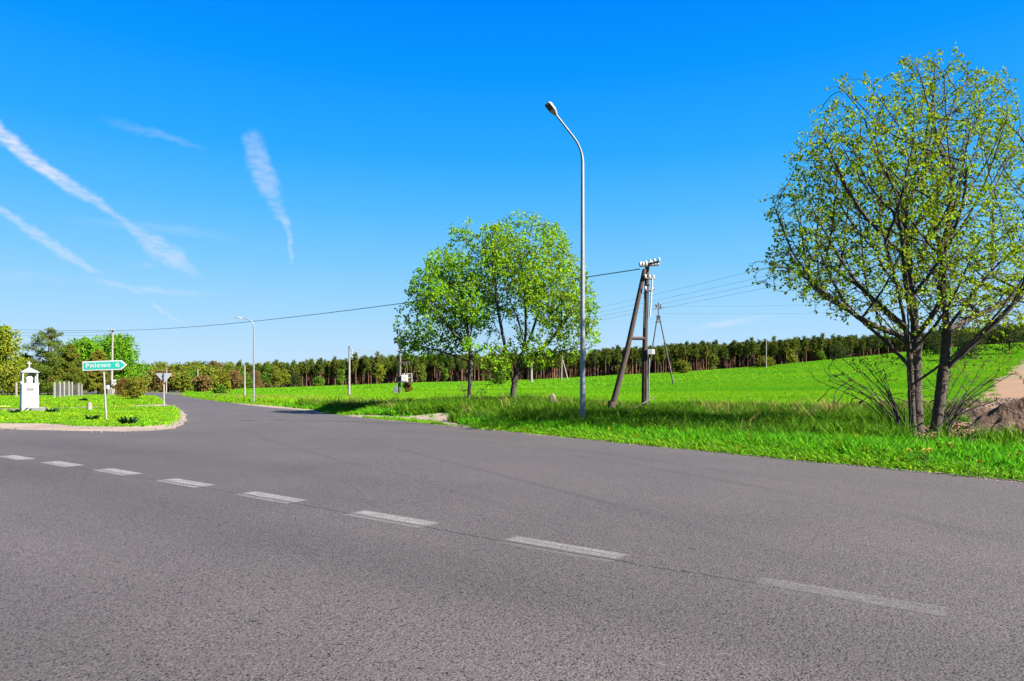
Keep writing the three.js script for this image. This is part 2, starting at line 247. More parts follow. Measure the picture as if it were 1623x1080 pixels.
{
  const aggregate = tex(1024, (x, y) => {
    const a = tnoise(x, y, 420, 1), b = tnoise(x, y, 256, 2), h = hash(x * 1024, y * 1024, 3);
    let n = 0.62 + (a - 0.5) * 0.5 + (b - 0.5) * 0.4 + (h - 0.5) * 0.4;
    if (b > 0.78 && a > 0.4) n += 0.25; if (b < 0.24 && a < 0.5) n -= 0.42;
    return [n * 1.0, n * 0.985, n * 0.985];
  });
  const pits = tex(1024, (x, y) => { const n = 0.5 * tnoise(x, y, 256, 2) + 0.35 * tnoise(x, y, 420, 1) + 0.15 * hash(x * 1024, y * 1024, 3); return [n, n, n]; });
  const m = new THREE.MeshPhysicalMaterial({ color: col(1, 1, 1), specularIntensity: 0.5, vertexColors: true, map: aggregate, bumpMap: pits, bumpScale: 0.006, roughness: 0.82 });
  const colour = (x, d) => {
    const al = x * LD[0] + d * LD[1], ac = across(x, d) - line0;
    const sideways = smooth(0.5, 5, ac);                       // beyond the give-way line traffic turns and the surface is paler and dustier
    let k = 1.02 + (fbm(al * 0.12, ac * 1.1, 61, 3) - 0.5) * 0.3 * (1 - 0.6 * sideways) + (fbm(x * 0.9, d * 0.9, 63, 4) - 0.5) * 0.26 + (fbm(x * 0.13, d * 0.13, 66, 3) - 0.5) * 0.34 + 0.1 * sideways;
    const track = (c, w) => Math.exp(-(((ac - c + (fbm(al * 0.2, 1, 71, 2) - 0.5) * 0.5) / w) ** 2));
    k *= 1 - 0.16 * track(-1.0, 0.45) + 0.10 * track(-2.2, 0.6) - 0.05 * track(-3.4, 0.4);
    const rd = -roadDist(x, d), dust = clamp(1 - rd / 0.7) * clamp(fbm(x * 2, d * 2, 81, 3) * 2 - 0.7);
    const c = [.131 * k, .114 * k, .108 * k]; return c.map((q, i) => lerp(q, [.2, .165, .14][i], dust * 0.7));
  };
  const P = ragged(road, 0.1);
  const g = sheet(P, 0, colour, [[-40, -36, 48, 0, 2], [-20, 0, 20, 20, 0.25], [-40, 0, -20, 20, 1], [20, 0, 48, 20, 2], [-40, 20, 20, 40, 0.5], [-152, 40, 20, 184, 2], [-70, 20, -40, 40, 2]]);
  const r = structure('road', g, m); r.userData.label = 'grey asphalt road and junction mouth';
  // paint: worn edge-line dashes across the junction
  const dashes = [[25, 726, 1], [97, 736, 1], [185, 748.5, 1], [292, 766, 1], [427, 789, .95], [617, 823, .9], [886, 870, .78], [1336, 948, .5]];
  dashes.forEach(([u, v, k], n) => {
    const [x, d] = flat(u, v), a0 = flat(u - 60, v - 60 * 0.168), a1 = flat(u + 60, v + 60 * 0.178), l = Math.hypot(a1[0] - a0[0], a1[1] - a0[1]), e = [(a1[0] - a0[0]) / l, (a1[1] - a0[1]) / l];
    const worn = tex(256, (s, t) => {
      const c = fbm(s * 6, t * 14, 110 + n, 3), streak = fbm(s * 3, t * 26, 120 + n, 2);
      const seam = Math.exp(-(((t - 0.34 - (fbm(s * 5, 1, n, 2) - 0.5) * 0.08) / 0.07) ** 2)), fadeLow = t < 0.34 ? lerp(0.75, 0.4, clamp((n - 3) / 3)) : 1;
      let a = k * fadeLow * (0.25 + 0.65 * c + 0.4 * streak) * (1 - 0.85 * seam * clamp(n / 4)) - (1 - k) * 0.5 * hash(s * 256, t * 256, 5);
      a *= 0.35 + 0.95 * hash(s * 150, t * 45, 9); a *= 0.6 + 0.55 * noise(s * 70, t * 20, 12); a *= smooth(0, 0.04 + 0.03 * c, Math.min(s, 1 - s)) * smooth(0, 0.1, Math.min(t, 1 - t)); return [a, a, a];
    }, false);
    worn.wrapS = worn.wrapT = THREE.ClampToEdgeWrapping;
    const T = new Tri(), hl = 0.56, hw = 0.165, nn = [-e[1], e[0]];
    for (const [s, t] of [[-1, -1], [1, -1], [1, 1], [-1, 1]]) { T.p.push(x + e[0] * hl * s + nn[0] * hw * t, 0.004, -(d + e[1] * hl * s + nn[1] * hw * t)); T.n.push(0, 1, 0); T.uv.push((s + 1) / 2, (t + 1) / 2); }
    T.i.push(0, 1, 2, 0, 2, 3);
    part('road_marking', T.geo(), new THREE.MeshStandardMaterial({ color: col(.37, .345, .335), roughness: 0.85, alphaMap: worn, transparent: true, bumpMap: pits, bumpScale: 0.003 }), r, 'worn white dash of painted edge line');
  });
  // dark tar joint beside the dashes, old cracks and stains
  const tar = std(col(.05, .043, .045), 0.9);
  const strip = (pts, w, seed, y = 0.003) => { const T = new Tri(); pts.forEach((p, i) => { const q = pts[Math.min(i + 1, pts.length - 1)], o = pts[Math.max(i - 1, 0)], l = Math.hypot(q[0] - o[0], q[1] - o[1]), ww = w * (0.35 + 1.3 * noise(i * 0.7, seed, 3)); for (const s of [-1, 1]) { T.p.push(p[0] - (q[1] - o[1]) / l * ww * s, y, -(p[1] + (q[0] - o[0]) / l * ww * s)); T.n.push(0, 1, 0); } if (i) { const b = i * 2; T.i.push(b - 2, b, b - 1, b - 1, b, b + 1); } }); return T.geo(); };
  const run = (a, b, n, wob, seed) => Array.from({ length: n }, (_, i) => { const u = lerp(a[0], b[0], i / (n - 1)), v = lerp(a[1], b[1], i / (n - 1)), p = flat(u, v), w = (fbm(i * 0.23, seed, 7, 3) - 0.5) * wob; return [p[0] + w * 0.6, p[1] + w]; });
  part('tar_joint', strip(run([670, 836], [1010, 894], 60, 0.06, 1), 0.007, 1), tar, r);
  part('tar_joint', strip(run([1010, 894], [1200, 925], 40, 0.06, 2), 0.004, 2), tar, r);
  part('tar_joint', strip(run([330, 774], [560, 815], 50, 0.08, 3), 0.006, 3), tar, r);
  part('tar_joint', strip(run([120, 741], [330, 774], 50, 0.08, 4), 0.005, 4), tar, r);
  const rubber = (n) => { const t = tex(128, (s, w) => { const a = Math.max(0, fbm(s * 7, w * 2, n, 4) - 0.3) * 1.1 * smooth(0, 0.35, Math.min(w, 1 - w)) * smooth(0, 0.15, Math.min(s, 1 - s)) * (0.3 + 1.2 * hash(s * 128, w * 128, n)) * 0.28; return [a, a, a]; }); t.wrapS = t.wrapT = THREE.ClampToEdgeWrapping; return new THREE.MeshStandardMaterial({ color: col(.05, .042, .045), roughness: 0.9, alphaMap: t, transparent: true }); };
  const arcs = [[[318, 640], [400, 655], [540, 690], [760, 745], [1080, 830], [1500, 960]], [[300, 650], [352, 672], [460, 708], [660, 762], [960, 850]], [[560, 672], [760, 700], [1050, 745], [1400, 812], [1640, 870]], [[120, 694], [260, 692], [380, 680], [450, 664], [470, 655]], [[540, 664], [700, 686], [930, 716], [1250, 762], [1623, 820]]];
  arcs.forEach((A, n) => { const c = new THREE.CatmullRomCurve3(A.map((q) => { const f = flat(...q); return V(f[0], 0, -f[1]); })), T = new Tri(), m = 60; for (let i = 0; i <= m; i++) { const q = c.getPoint(i / m), g2 = c.getTangent(i / m), w = 0.15; for (const s of [-1, 1]) { T.p.push(q.x - g2.z * w * s, 0.0015 + 0.0002 * n, q.z + g2.x * w * s); T.n.push(0, 1, 0); T.uv.push(i / m, (s + 1) / 2); } if (i) { const b = i * 2; T.i.push(b - 2, b - 1, b, b, b - 1, b + 1); } } part('tyre_mark', T.geo(), rubber(300 + n), r, 'faint dark tyre mark on the asphalt'); });
  const R = rng(71), stain = (u, v, w, l) => { const [x, d] = flat(u, v), s = new THREE.Shape(), a0 = R() * 6; for (let k = 0; k < 18; k++) { const a = k / 18 * 6.2832, q = 0.45 + 0.75 * noise(Math.cos(a) * 1.6 + u, Math.sin(a) * 1.6 + v, 4); s[k ? 'lineTo' : 'moveTo'](Math.cos(a) * w * q, Math.sin(a) * l * q); } const g = new THREE.ShapeGeometry(s); g.rotateX(-Math.PI / 2); g.rotateY(a0 * 0.2); g.translate(x, 0.004, -d); part('tar_spot', g, tar, r); };
  for (const [u, v, w] of [[370, 972, .022], [402, 983, .03], [413, 989, .016], [541, 1021, .02], [669, 1060, .016], [186, 891, .02], [349, 833, .018], [256, 853, .014], [768, 823, .02], [764, 817, .014], [639, 793, .018], [824, 870, .016], [552, 762, .022], [480, 764, .02], [437, 755, .018], [965, 805, .02], [716, 778, .02], [676, 757, .02], [448, 766, .02], [345, 894, .012], [708, 840, .012], [1085, 905, .02], [1100, 870, .02], [1210, 905, .02], [660, 790, .012]]) stain(u, v, w, w * (0.7 + R()));
  const shoulder = new THREE.MeshStandardMaterial({ color: col(1, 1, 1), vertexColors: true, map: grain, roughness: 1, bumpMap: soilBump, bumpScale: 0.02 });
  sand.forEach((S, i) => {
    const P2 = ragged(S, i === 2 ? 0.5 : i === 4 ? 0.2 : 0.25, i === 4 ? 0.25 : 0.4), xs = S.map((p) => p[0]), ys = S.map((p) => p[1]);
    const c = (x, d) => { const n = fbm(x * 1.3, d * 1.3, 91, 4), m = fbm(x * 5, d * 5, 93, 2); const k = lerp(0.7, 1.3, n) * lerp(0.85, 1.15, m); return [.43 * k, .32 * k, .235 * k]; };
    const g2 = sheet(P2, -0.006, c, [[Math.floor(Math.min(...xs)) - 1, Math.floor(Math.min(...ys)) - 1, Math.max(...xs) + 1, Math.max(...ys) + 1, 0.5]]);
    const p = g2.attributes.position; if (i) for (let k = 0; k < p.count; k++) { const h = height(p.getX(k), -p.getZ(k)); p.setY(k, Math.max(-0.006, h + 0.012)); } else for (let k = 0; k < p.count; k++) p.setY(k, Math.max(-0.006, height(p.getX(k), -p.getZ(k)) + 0.01) * (roadDist(p.getX(k), -p.getZ(k)) > 0.1 ? 1 : 0) - (roadDist(p.getX(k), -p.getZ(k)) > 0.1 ? 0 : 0.006));
    g2.computeVertexNormals();
    const o = structure(i === 1 ? 'sandy_track' : 'gravel_shoulder', g2, shoulder); o.userData.label = ['pale sand shoulder round the grass island', 'pale sandy track behind the grass island', 'pale sand shoulder under the two green trees', 'pale sand shoulder beside the far lamp post', 'narrow strip of pale grit along the near road edge'][i];
  });
}
// loose stones on the shoulders
{
  const R = rng(17), g = new THREE.IcosahedronGeometry(1, 0), im = [], M = new THREE.Matrix4();
  for (let k = 0; k < 9000; k++) { const S = sand[k % 7 === 0 ? 1 : k % 3 ? 0 : 2], xs = S.map((p) => p[0]), ys = S.map((p) => p[1]), x = lerp(Math.min(...xs), Math.max(...xs), R()), d = lerp(Math.min(...ys), Math.max(...ys), R()); if (!inPoly(S, x, d)) continue; const s = 0.008 + 0.03 * R() ** 4; M.compose(V(x, Math.max(0, height(x, d)) + s * 0.2, -d), new THREE.Quaternion().setFromEuler(new THREE.Euler(R() * 6, R() * 6, 0)), V(s, s * 0.6, s * 0.8)); im.push(M.clone()); }
  for (let k = 0; k < 2500; k++) { const i = Math.floor(R() * 12) + 5, a = road[i], b = road[i + 1], t = R(), x = lerp(a[0], b[0], t) + R() * 0.15, d = lerp(a[1], b[1], t) + R() * 0.2 - 0.06, s = 0.006 + 0.014 * R() ** 3; M.compose(V(x, Math.max(0, height(x, d)) + s * 0.3, -d), new THREE.Quaternion(), V(s, s * 0.6, s)); im.push(M.clone()); }
  const o = new THREE.InstancedMesh(g, std(col(.34, .28, .24), 1), im.length); im.forEach((m, i) => { o.setMatrixAt(i, m); const k = 0.5 + R(); o.setColorAt(i, col(k, k, k)); }); o.name = 'loose_gravel'; o.userData = { kind: 'stuff', label: 'loose pale gravel along the road edges', category: 'gravel' }; o.castShadow = o.receiveShadow = true; scene.add(o);
}

// ---------------------------------------------------------------- grass, crop and litter
function tuft(seed, blades, spread, h, w, bend, dry = 0, cols = [[1, 1, 1]]) {
  const R = rng(seed), T = new Tri();
  for (let k = 0; k < blades; k++) {
    const a = R() * 6.2832, r = Math.sqrt(R()) * spread, x = Math.cos(a) * r, z = Math.sin(a) * r, hh = h * (0.5 + 0.6 * R()), t = R() * 6.2832, b = bend * (0.3 + R()) * hh, cx = Math.cos(t), cz = Math.sin(t), c = cols[Math.floor(R() * cols.length)], q = 0.8 + 0.4 * R(), ww = w * (0.6 + 0.6 * R()), o = T.p.length / 3;
    const f = R() * 6.2832, sx = Math.cos(f) * ww / 2, sz = Math.sin(f) * ww / 2;
    T.p.push(x - sx, 0, z - sz, x + sx, 0, z + sz, x + cx * b * 0.35 - sx * 0.8, hh * 0.6, z + cz * b * 0.35 - sz * 0.8, x + cx * b * 0.35 + sx * 0.8, hh * 0.6, z + cz * b * 0.35 + sz * 0.8, x + cx * b, hh * (1 - bend * 0.25), z + cz * b);
    for (let i = 0; i < 5; i++) T.c.push(c[0] * q, c[1] * q, c[2] * q);
    T.i.push(o, o + 1, o + 2, o + 2, o + 1, o + 3, o + 2, o + 3, o + 4);
  }
  return T.geo();
}
function scatter(name, label, category, geos, mat, list) {   // list: [x, y, d, scale, r, g, b, height scale]; one object per geometry variant
  geos.forEach((g, v) => {
    const mine = list.filter((_, i) => i % geos.length === v), o = new THREE.InstancedMesh(g, mat, mine.length), R = rng(900 + v), M = new THREE.Matrix4(), q = new THREE.Quaternion(), up = V(0, 1, 0), c = new THREE.Color();
    mine.forEach((p, i) => { q.setFromAxisAngle(up, R() * 6.2832); M.compose(V(p[0], p[1] - 0.01, -p[2]), q, V(p[3], p[3] * (p[7] || 1), p[3])); o.setMatrixAt(i, M); o.setColorAt(i, c.setRGB(p[4], p[5], p[6])); });
    o.name = numbered(name); o.userData = { kind: 'stuff', label, category }; o.castShadow = o.receiveShadow = true; scene.add(o);
  });
}
{
  const R = rng(5), verge = [], rough = [], dry = [], crop = [], far = [], lawn = [], litterL = [];
  const G = [.62, 1, .6];
  const inView = (x, d, m = 0.06) => d > 5 && x < (0.754 + m) * d + 1.5 && x > -(0.754 + m) * d - 1.5;
  const bandSample = (n, d0, d1, f, pow = 2) => { for (let k = 0; k < n; k++) { const d = Math.pow(lerp(Math.pow(d0, pow), Math.pow(d1, pow), R()), 1 / pow), x = (R() * 2 - 1) * (0.8 * d + 1.5); f(x, d); } };
  // near right: verge and rough strip
  bandSample(150000, 7.5, 42, (x, d) => {
    const c = cover(x, d); if (c.k === 'sand' && x > -12 && R() < 0.05 * smooth(0.45, 0.6, fbm(x * 1.2, d * 1.2, 39, 2))) c.k = 'verge'; if (c.k !== 'verge' && c.k !== 'rough' && c.k !== 'lawn') return;
    const n = fbm(x * 0.7, d * 0.7, 33, 3), lt = Math.hypot(x - litter[0], (d - litter[1]) * 1.3), y = height(x, d), w = 0.8 + 0.5 * R();
    if (lt < 2.6 && R() < smooth(2.9, 0.8, lt + (n - 0.5) * 2) * 0.93) return;
    if (c.k === 'lawn') { if (R() < 0.8) { const yel = clamp((n - 0.5) * 3); lawn.push([x, y, d, 0.8 + 0.6 * R(), lerp(1.0, 1.5, yel) * w, 1.0 * w, .7 * w, lerp(0.3, 0.75, clamp(n * 2 - 0.6))]); } return; }
    if (c.k === 'verge') { if (c.rd < 0.12 && R() < 0.8) return; const tall = smooth(0.1, 1.6, c.rd) * lerp(0.7, 1.5, n) * (inPoly(sand[2], x, d) ? 0.2 : 1); verge.push([x, y, d, 0.75 + 0.5 * R(), lerp(1.35, .75, clamp(c.rd)) * w, w, lerp(1.2, .8, R()) * w, 0.55 + 0.85 * tall]); return; }
    if (R() > 0.72 || (lt < 3.6 && R() < 0.85) || (x / d > 0.58 && d < 24 && R() < 0.9)) return;
    const straw = clamp((fbm(x * 0.35, d * 0.5, 35, 3) - 0.46) * 3.5) * smooth(21, 28, d);
    if (R() < straw * 0.16 + 0.006) dry.push([x, y, d, 0.8 + 0.6 * R(), w, w, w, 0.7 + 0.5 * R()]);
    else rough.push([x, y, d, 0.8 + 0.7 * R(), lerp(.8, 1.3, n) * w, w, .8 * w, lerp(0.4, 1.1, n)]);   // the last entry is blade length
  });
  // extra density where the verge is close
  for (let k = 0; k < 90000; k++) { const d = lerp(7.5, 30, R() ** 1.5), x = lerp(-0.5, 0.8, R()) * d; const rd = roadDist(x, d); if (rd < 0.03 || rd > 4.8) continue; const c = cover(x, d); if (c.k !== 'verge') continue; const n = fbm(x * 0.7, d * 0.7, 33, 3), m = fbm(x * 2.3, d * 2.3, 37, 2), lt = Math.hypot(x - litter[0], (d - litter[1]) * 1.3), w = 0.75 + 0.5 * R(); if (lt < 2.4 && R() < smooth(2.6, 1, lt + (n - 0.5) * 2) * 0.93) continue; if (m < 0.3 && R() < 0.6) continue; const right = smooth(0.55, 0.62, x / d); const tall = smooth(0.05, 1.4, rd) * lerp(0.55, 1.6, m); const brown = R() < 0.06; if (x < -0.2 && d > 16 && d < 27 && fbm(x * 0.6, d * 0.6, 38, 2) < 0.62 && R() < 0.75) continue; verge.push([x, height(x, d), d, 0.75 + 0.5 * R(), (brown ? 2.6 : lerp(1.35, .7, clamp(rd * 0.8)) * lerp(0.75, 1.3, n)) * w, w, lerp(1.2, .8, R()) * w * (brown ? 3 : 1), (0.45 + 0.85 * tall) * (1 - 0.45 * right)]); }
  bandSample(60000, 36, 95, (x, d) => { const c = cover(x, d), n = fbm(x * 0.5, d * 0.5, 33, 3), w = 0.8 + 0.4 * R(); if (c.k === 'lawn' || c.k === 'rough' || c.k === 'verge') { const y = height(x, d), yel = clamp((n - 0.5) * 3); if (d > 58 && c.k === 'rough' && n > 0.5 && R() < 0.35) dry.push([x, y, d, 1.1, w, w, w, 0.9]); else lawn.push([x, y, d, 1.3 + 0.8 * R(), lerp(1.0, 1.5, yel) * w, w, .7 * w, c.k === 'rough' ? 1.5 : lerp(0.4, 0.9, n)]); } });
  bandSample(150000, 33, 110, (x, d) => { const c = cover(x, d); if (c.k !== 'field') return; const m = fbm(x * 0.05, d * 0.14, 43, 3), w = 0.85 + 0.3 * R(); crop.push([x, height(x, d), d, 0.9 + 0.3 * R(), lerp(.55, 1.6, m) * w, lerp(.82, 1.12, m) * w, w, lerp(0.7, 1.2, m)]); });
  bandSample(110000, 100, 262, (x, d) => { const c = cover(x, d); if (c.k !== 'field') return; const m = fbm(x * 0.05, d * 0.1, 43, 3), w = 0.9 + 0.2 * R(); far.push([x, height(x, d), d, 1.7 + 0.8 * R(), lerp(.55, 1.6, m) * w, lerp(.82, 1.12, m) * w, w, 0.45]); });
  const blade = leafMat(col(.2, .56, .004), 0.35, { vertexColors: true }), bladeY = leafMat(col(.22, .5, .006), 0.35, { vertexColors: true }), roughM = leafMat(col(.095, .27, .004), 0.3, { vertexColors: true }), straw = leafMat(col(.3, .24, .07), 0.25, { vertexColors: true }), cropM = leafMat(col(.18, .55, .003), 0.4, { vertexColors: true });  // roughM is darkened: the large tree's shade is put into its colour
  const mix = [[1, 1, 1], [.6, .8, .9], [1.35, 1.2, 1], [.4, .5, .8], [1.1, 1, 1], [.75, .7, 1]];
  scatter('verge_grass', 'short bright green grass along the road edge', 'grass', [tuft(1, 13, 0.1, 0.22, 0.02, 0.7, 0, mix), tuft(2, 12, 0.11, 0.18, 0.024, 0.9, 0, mix), tuft(3, 13, 0.1, 0.25, 0.018, 0.5, 0, mix)], blade, verge);
  scatter('rough_grass', 'tall rough grass between the verge and the field, coloured darker for tree shade', 'grass', [tuft(4, 14, 0.15, 0.5, 0.022, 0.5, 0, [...mix, [1.7, 1.1, 2]]), tuft(5, 13, 0.16, 0.42, 0.026, 0.8, 0, mix), tuft(6, 14, 0.16, 0.58, 0.02, 0.45, 0, mix)], roughM, rough);
  scatter('dry_grass', 'dry straw coloured grass at the edge of the field', 'grass', [tuft(7, 10, 0.2, 0.62, 0.016, 0.5, 0, mix), tuft(8, 9, 0.2, 0.52, 0.017, 0.8, 0, mix)], straw, dry);
  scatter('lawn_grass', 'short green grass on the island and behind it', 'grass', [tuft(9, 18, 0.17, 0.14, 0.018, 0.7, 0, mix), tuft(10, 18, 0.18, 0.17, 0.018, 0.6, 0, mix)], bladeY, lawn);
  scatter('young_crop', 'bright green young cereal crop covering the field', 'crop', [tuft(11, 18, 0.3, 0.34, 0.026, 0.45, 0, mix), tuft(12, 18, 0.3, 0.3, 0.028, 0.55, 0, mix)], cropM, crop);
  scatter('far_crop', 'bright green crop on the far part of the field', 'crop', [tuft(13, 22, 0.45, 0.34, 0.05, 0.5, 0, mix)], cropM, far);
  // dead leaves and twigs under the big tree
  for (let k = 0; k < 9000; k++) { const a = R() * 6.2832, r = Math.sqrt(R()) * 3.2, x = litter[0] + Math.cos(a) * r - 0.3, d = litter[1] + Math.sin(a) * r * 0.75 + 0.2; if (roadDist(x, d) < 1) continue; const w = 0.5 + R(); litterL.push([x, height(x, d) + 0.015, d, 0.6 + R(), w * 1.1, w, w * 0.9, 1]); }
  const T = new Tri(), Q = rng(44); for (let k = 0; k < 5; k++) randLeaf(T, Q, (Q() - 0.5) * 0.12, 0.01 + Q() * 0.04, (Q() - 0.5) * 0.12, 0.07, 0.05, tint(Q, [1, 1, 1], 0.3, 0.1));
  scatter('leaf_litter', 'brown dead leaves lying round the foot of the large tree', 'leaf litter', [T.geo()], std(col(.24, .165, .1), 1, { vertexColors: true, side: THREE.DoubleSide }), litterL);
}

// ---------------------------------------------------------------- bark, wood, metal, concrete
const barkTex = tex(512, (x, y) => { const r = tnoise(x, y * 0.25, 64, 3) * 0.5 + 0.5 * tnoise(x, y, 48, 4), p = tnoise(x, y, 12, 5), k = 0.45 + 0.7 * r; return p > 0.68 ? [k * 1.05, k * 1.02, k * 0.95] : [k * 0.8, k * 0.72, k * 0.64]; });
const barkBump = tex(512, (x, y) => { const n = 0.6 * tnoise(x, y, 40, 6) + 0.4 * tnoise(x, y, 110, 7); return [n, n, n]; });
const bark = new THREE.MeshStandardMaterial({ color: col(.15, .12, .095), map: barkTex, bumpMap: barkBump, bumpScale: 0.03, roughness: 1 });
const twigMat = std(col(.07, .05, .036), 1);
const pineBark = std(col(.3, .16, .09), 1, { map: barkTex, bumpMap: barkBump, bumpScale: 0.04 });
const woodTex = tex(512, (x, y) => { const n = 0.5 + 0.35 * noise(x * 90, y * 4, 1, 0) + 0.3 * (tnoise(x, y, 20, 8) - 0.5) + 0.2 * (hash(x * 512, y * 512, 2) - 0.5); return [n, n * 0.93, n * 0.88]; });
const darkWood = new THREE.MeshStandardMaterial({ color: col(.105, .06, .045), map: woodTex, bumpMap: woodTex, bumpScale: 0.01, roughness: 0.9 });
const concreteTex = tex(256, (x, y) => { const n = 0.75 + 0.25 * (tnoise(x, y, 16, 3) - 0.5) + 0.25 * (tnoise(x, y, 90, 4) - 0.5); return [n, n * 0.98, n * 0.93]; });
const concrete = new THREE.MeshStandardMaterial({ color: col(.42, .39, .35), map: concreteTex, roughness: 0.95 });
const zincTex = tex(256, (x, y) => { const n = 0.8 + 0.3 * (tnoise(x, y, 24, 13) - 0.5) + 0.12 * (tnoise(x, y, 100, 14) - 0.5); return [n, n, n]; });
const zinc = new THREE.MeshStandardMaterial({ color: col(.38, .4, .42), map: zincTex, metalness: 0.35, roughness: 0.5 });
const steel = std(col(.16, .165, .17), 0.6, { metalness: 0.5 });
const rust = std(col(.1, .075, .06), 0.9);
const white = std(col(.8, .8, .78), 0.8), porcelain = std(col(.62, .6, .56), 0.3), black = std(col(.02, .02, .022), 0.6), greyBox = std(col(.3, .32, .33), 0.6), whiteBox = std(col(.6, .6, .58), 0.6);

// ---------------------------------------------------------------- trees grown towards points in their crown
function grow({ stems, points, step, reach, kill, inertia = 0.35, lift = 0.1, seed = 1, iters = 220, tip = 0.005, power = 2.35 }) {
  const R = rng(seed), N = [], add = (p, parent, dir) => { N.push({ p, parent, dir, kids: [], r: 0 }); if (parent >= 0) N[parent].kids.push(N.length - 1); return N.length - 1; };
  for (const s of stems) {           // each stem: points [x, y, z]; the first may start from an earlier node
    let last = s.from === undefined ? -1 : s.from;
    if (s.on !== undefined) { let best = 1e9; N.forEach((n, i) => { const q = n.p.distanceTo(s.on); if (q < best) { best = q; last = i; } }); }
    const c = new THREE.CatmullRomCurve3((last >= 0 ? [N[last].p.clone()] : []).concat(s.pts)), n = Math.max(3, Math.round(c.getLength() / step));
    for (let k = last >= 0 ? 1 : 0; k <= n; k++) { const p = c.getPoint(k / n); p.x += (R() - 0.5) * step * 0.16; p.z += (R() - 0.5) * step * 0.16; last = add(p, last, c.getTangent(k / n)); }
  }
  const A = points.map((p) => ({ p, n: -1, d: 1e9 })); let fresh = 0;
  for (let it = 0; it < iters; it++) {
    for (let i = fresh; i < N.length; i++) { const q = N[i].p; if (q.y < 0.9) continue; for (const a of A) { if (a.dead) continue; const dx = a.p.x - q.x, dy = a.p.y - q.y, dz = a.p.z - q.z, d = dx * dx + dy * dy + dz * dz; if (d < a.d) { a.d = d; a.n = i; } } }
    fresh = N.length; const pull = new Map();
    for (const a of A) { if (a.dead) continue; if (a.d < kill * kill) { a.dead = true; continue; } if (a.d > reach * reach || a.n < 0) continue; const q = pull.get(a.n) || pull.set(a.n, V(0, 0, 0)).get(a.n), v = a.p.clone().sub(N[a.n].p).normalize(); q.add(v); }
    let grown = 0;
    for (const [i, v] of pull) { const n = N[i]; if (n.kids.length > 3) continue; v.normalize().addScaledVector(n.dir, inertia); v.y += lift; v.x += (R() - 0.5) * 0.35; v.y += (R() - 0.5) * 0.35; v.z += (R() - 0.5) * 0.35; v.normalize(); if (n.kids.some((k) => N[k].dir.dot(v) > 0.96)) { if (n.stuck) continue; n.stuck = 1; } add(n.p.clone().addScaledVector(v, step), i, v); grown++; }
    if (!grown) break;
  }
  for (let i = N.length - 1; i >= 0; i--) { const n = N[i]; n.r = n.kids.length ? Math.pow(n.kids.reduce((s, k) => s + Math.pow(N[k].r, power), 0), 1 / power) : tip; }
  return N;
}
function chains(N) {               // node list -> tubes, each following its thickest child
  const out = [], starts = []; N.forEach((n, i) => { if (n.parent < 0) starts.push([i, -1]); });
  while (starts.length) { let [i, from] = starts.pop(); const c = from >= 0 ? [from] : []; for (;;) { c.push(i); const k = N[i].kids; if (!k.length) break; let b = k[0]; for (const q of k) if (N[q].r > N[b].r) b = q; for (const q of k) if (q !== b) starts.push([q, i]); i = b; } if (c.length > 1) out.push({ ids: c, root: from < 0, r: N[c[from >= 0 ? 1 : 0]].r }); }
  return out;
}
function woody(root, N, { flare = 1.35, limb = 0.035, thick = 1, seg = 9 }) {
  const twigs = new Tri();
  for (const c of chains(N)) {
    const pts = c.ids.map((i) => N[i].p), rad = c.ids.map((i, k) => Math.min(N[i].r, c.r * 1.02) * thick * (c.root ? 1 + (flare - 1) * Math.exp(-k * 0.9) : 1)); if (!c.root) rad[0] = rad[1];
    if (c.root || c.r * thick > limb) { const T = new Tri(); if (c.root) { pts[0] = pts[0].clone(); pts[0].y -= 0.06; } T.tube(pts, rad, c.root ? seg + 3 : 7); part(c.root ? 'trunk' : 'limb', T.geo(), bark, root); }
    else twigs.tube(pts, rad, c.r * thick > 0.012 ? 5 : 3);
  }
  const t = part('twigs', twigs.geo(), twigMat, root); t.userData.kind = 'stuff'; return t;
}
function leaves(N, R, { color, L, W, per, maxR, chance = 1, spread = 0.08, droop = 0.2, keep = () => 1, vary = 0.25, warm = 0.2 }) {
  const T = new Tri();
  for (const n of N) { if (n.r > maxR) continue; const tipb = n.kids.length ? chance : 1; if (R() > tipb * keep(n.p)) continue; const c0 = tint(R, color, vary, warm), m = per * (n.kids.length ? 0.6 : 1.2); for (let k = 0; k < m; k++) { const o = unit(R), s = 0.65 + 0.6 * R(); randLeaf(T, R, n.p.x + o[0] * spread * R(), n.p.y + o[1] * spread * R(), n.p.z + o[2] * spread * R(), L * s, W * s, tint(R, c0, 0.15, 0.1), droop, [n.dir.x * 0.5, n.dir.y * 0.5, n.dir.z * 0.5]); } }
  return T.geo();
}
function fan(stems, count, R, inside, maxL, low = 0.3) {      // ascending limbs from the main stems out to the crown's edge
  const main = stems.filter((s) => s.pts.length > 2), out = [];
  for (let tries = 0; out.length < count && tries < count * 8; tries++) {
    const s = main[Math.floor(R() * main.length)], c = new THREE.CatmullRomCurve3(s.pts), o = c.getPoint(lerp(low, 0.95, R())), az = R() * 6.2832, el = 0.6 + 0.65 * R(); let L = maxL * (0.5 + 0.5 * R()), end, dir = V(Math.cos(el) * Math.cos(az), Math.sin(el), Math.cos(el) * Math.sin(az));
    for (let k = 0; k < 6; k++, L *= 0.8) { end = o.clone().addScaledVector(dir, L); if (inside(end)) break; end = null; }
    if (!end || L < 0.7) continue; const mid = o.clone().lerp(end, 0.5).add(V(dir.x * L * 0.08, -L * 0.05, dir.z * L * 0.08)); out.push({ on: o, pts: [mid, end] });
  }
  return out;
}
const gap = (p, f = 0.9, s = 3) => fbm(p.x * f + p.z * f * 0.71 + 9, p.y * f - p.z * f * 0.53, s, 2);
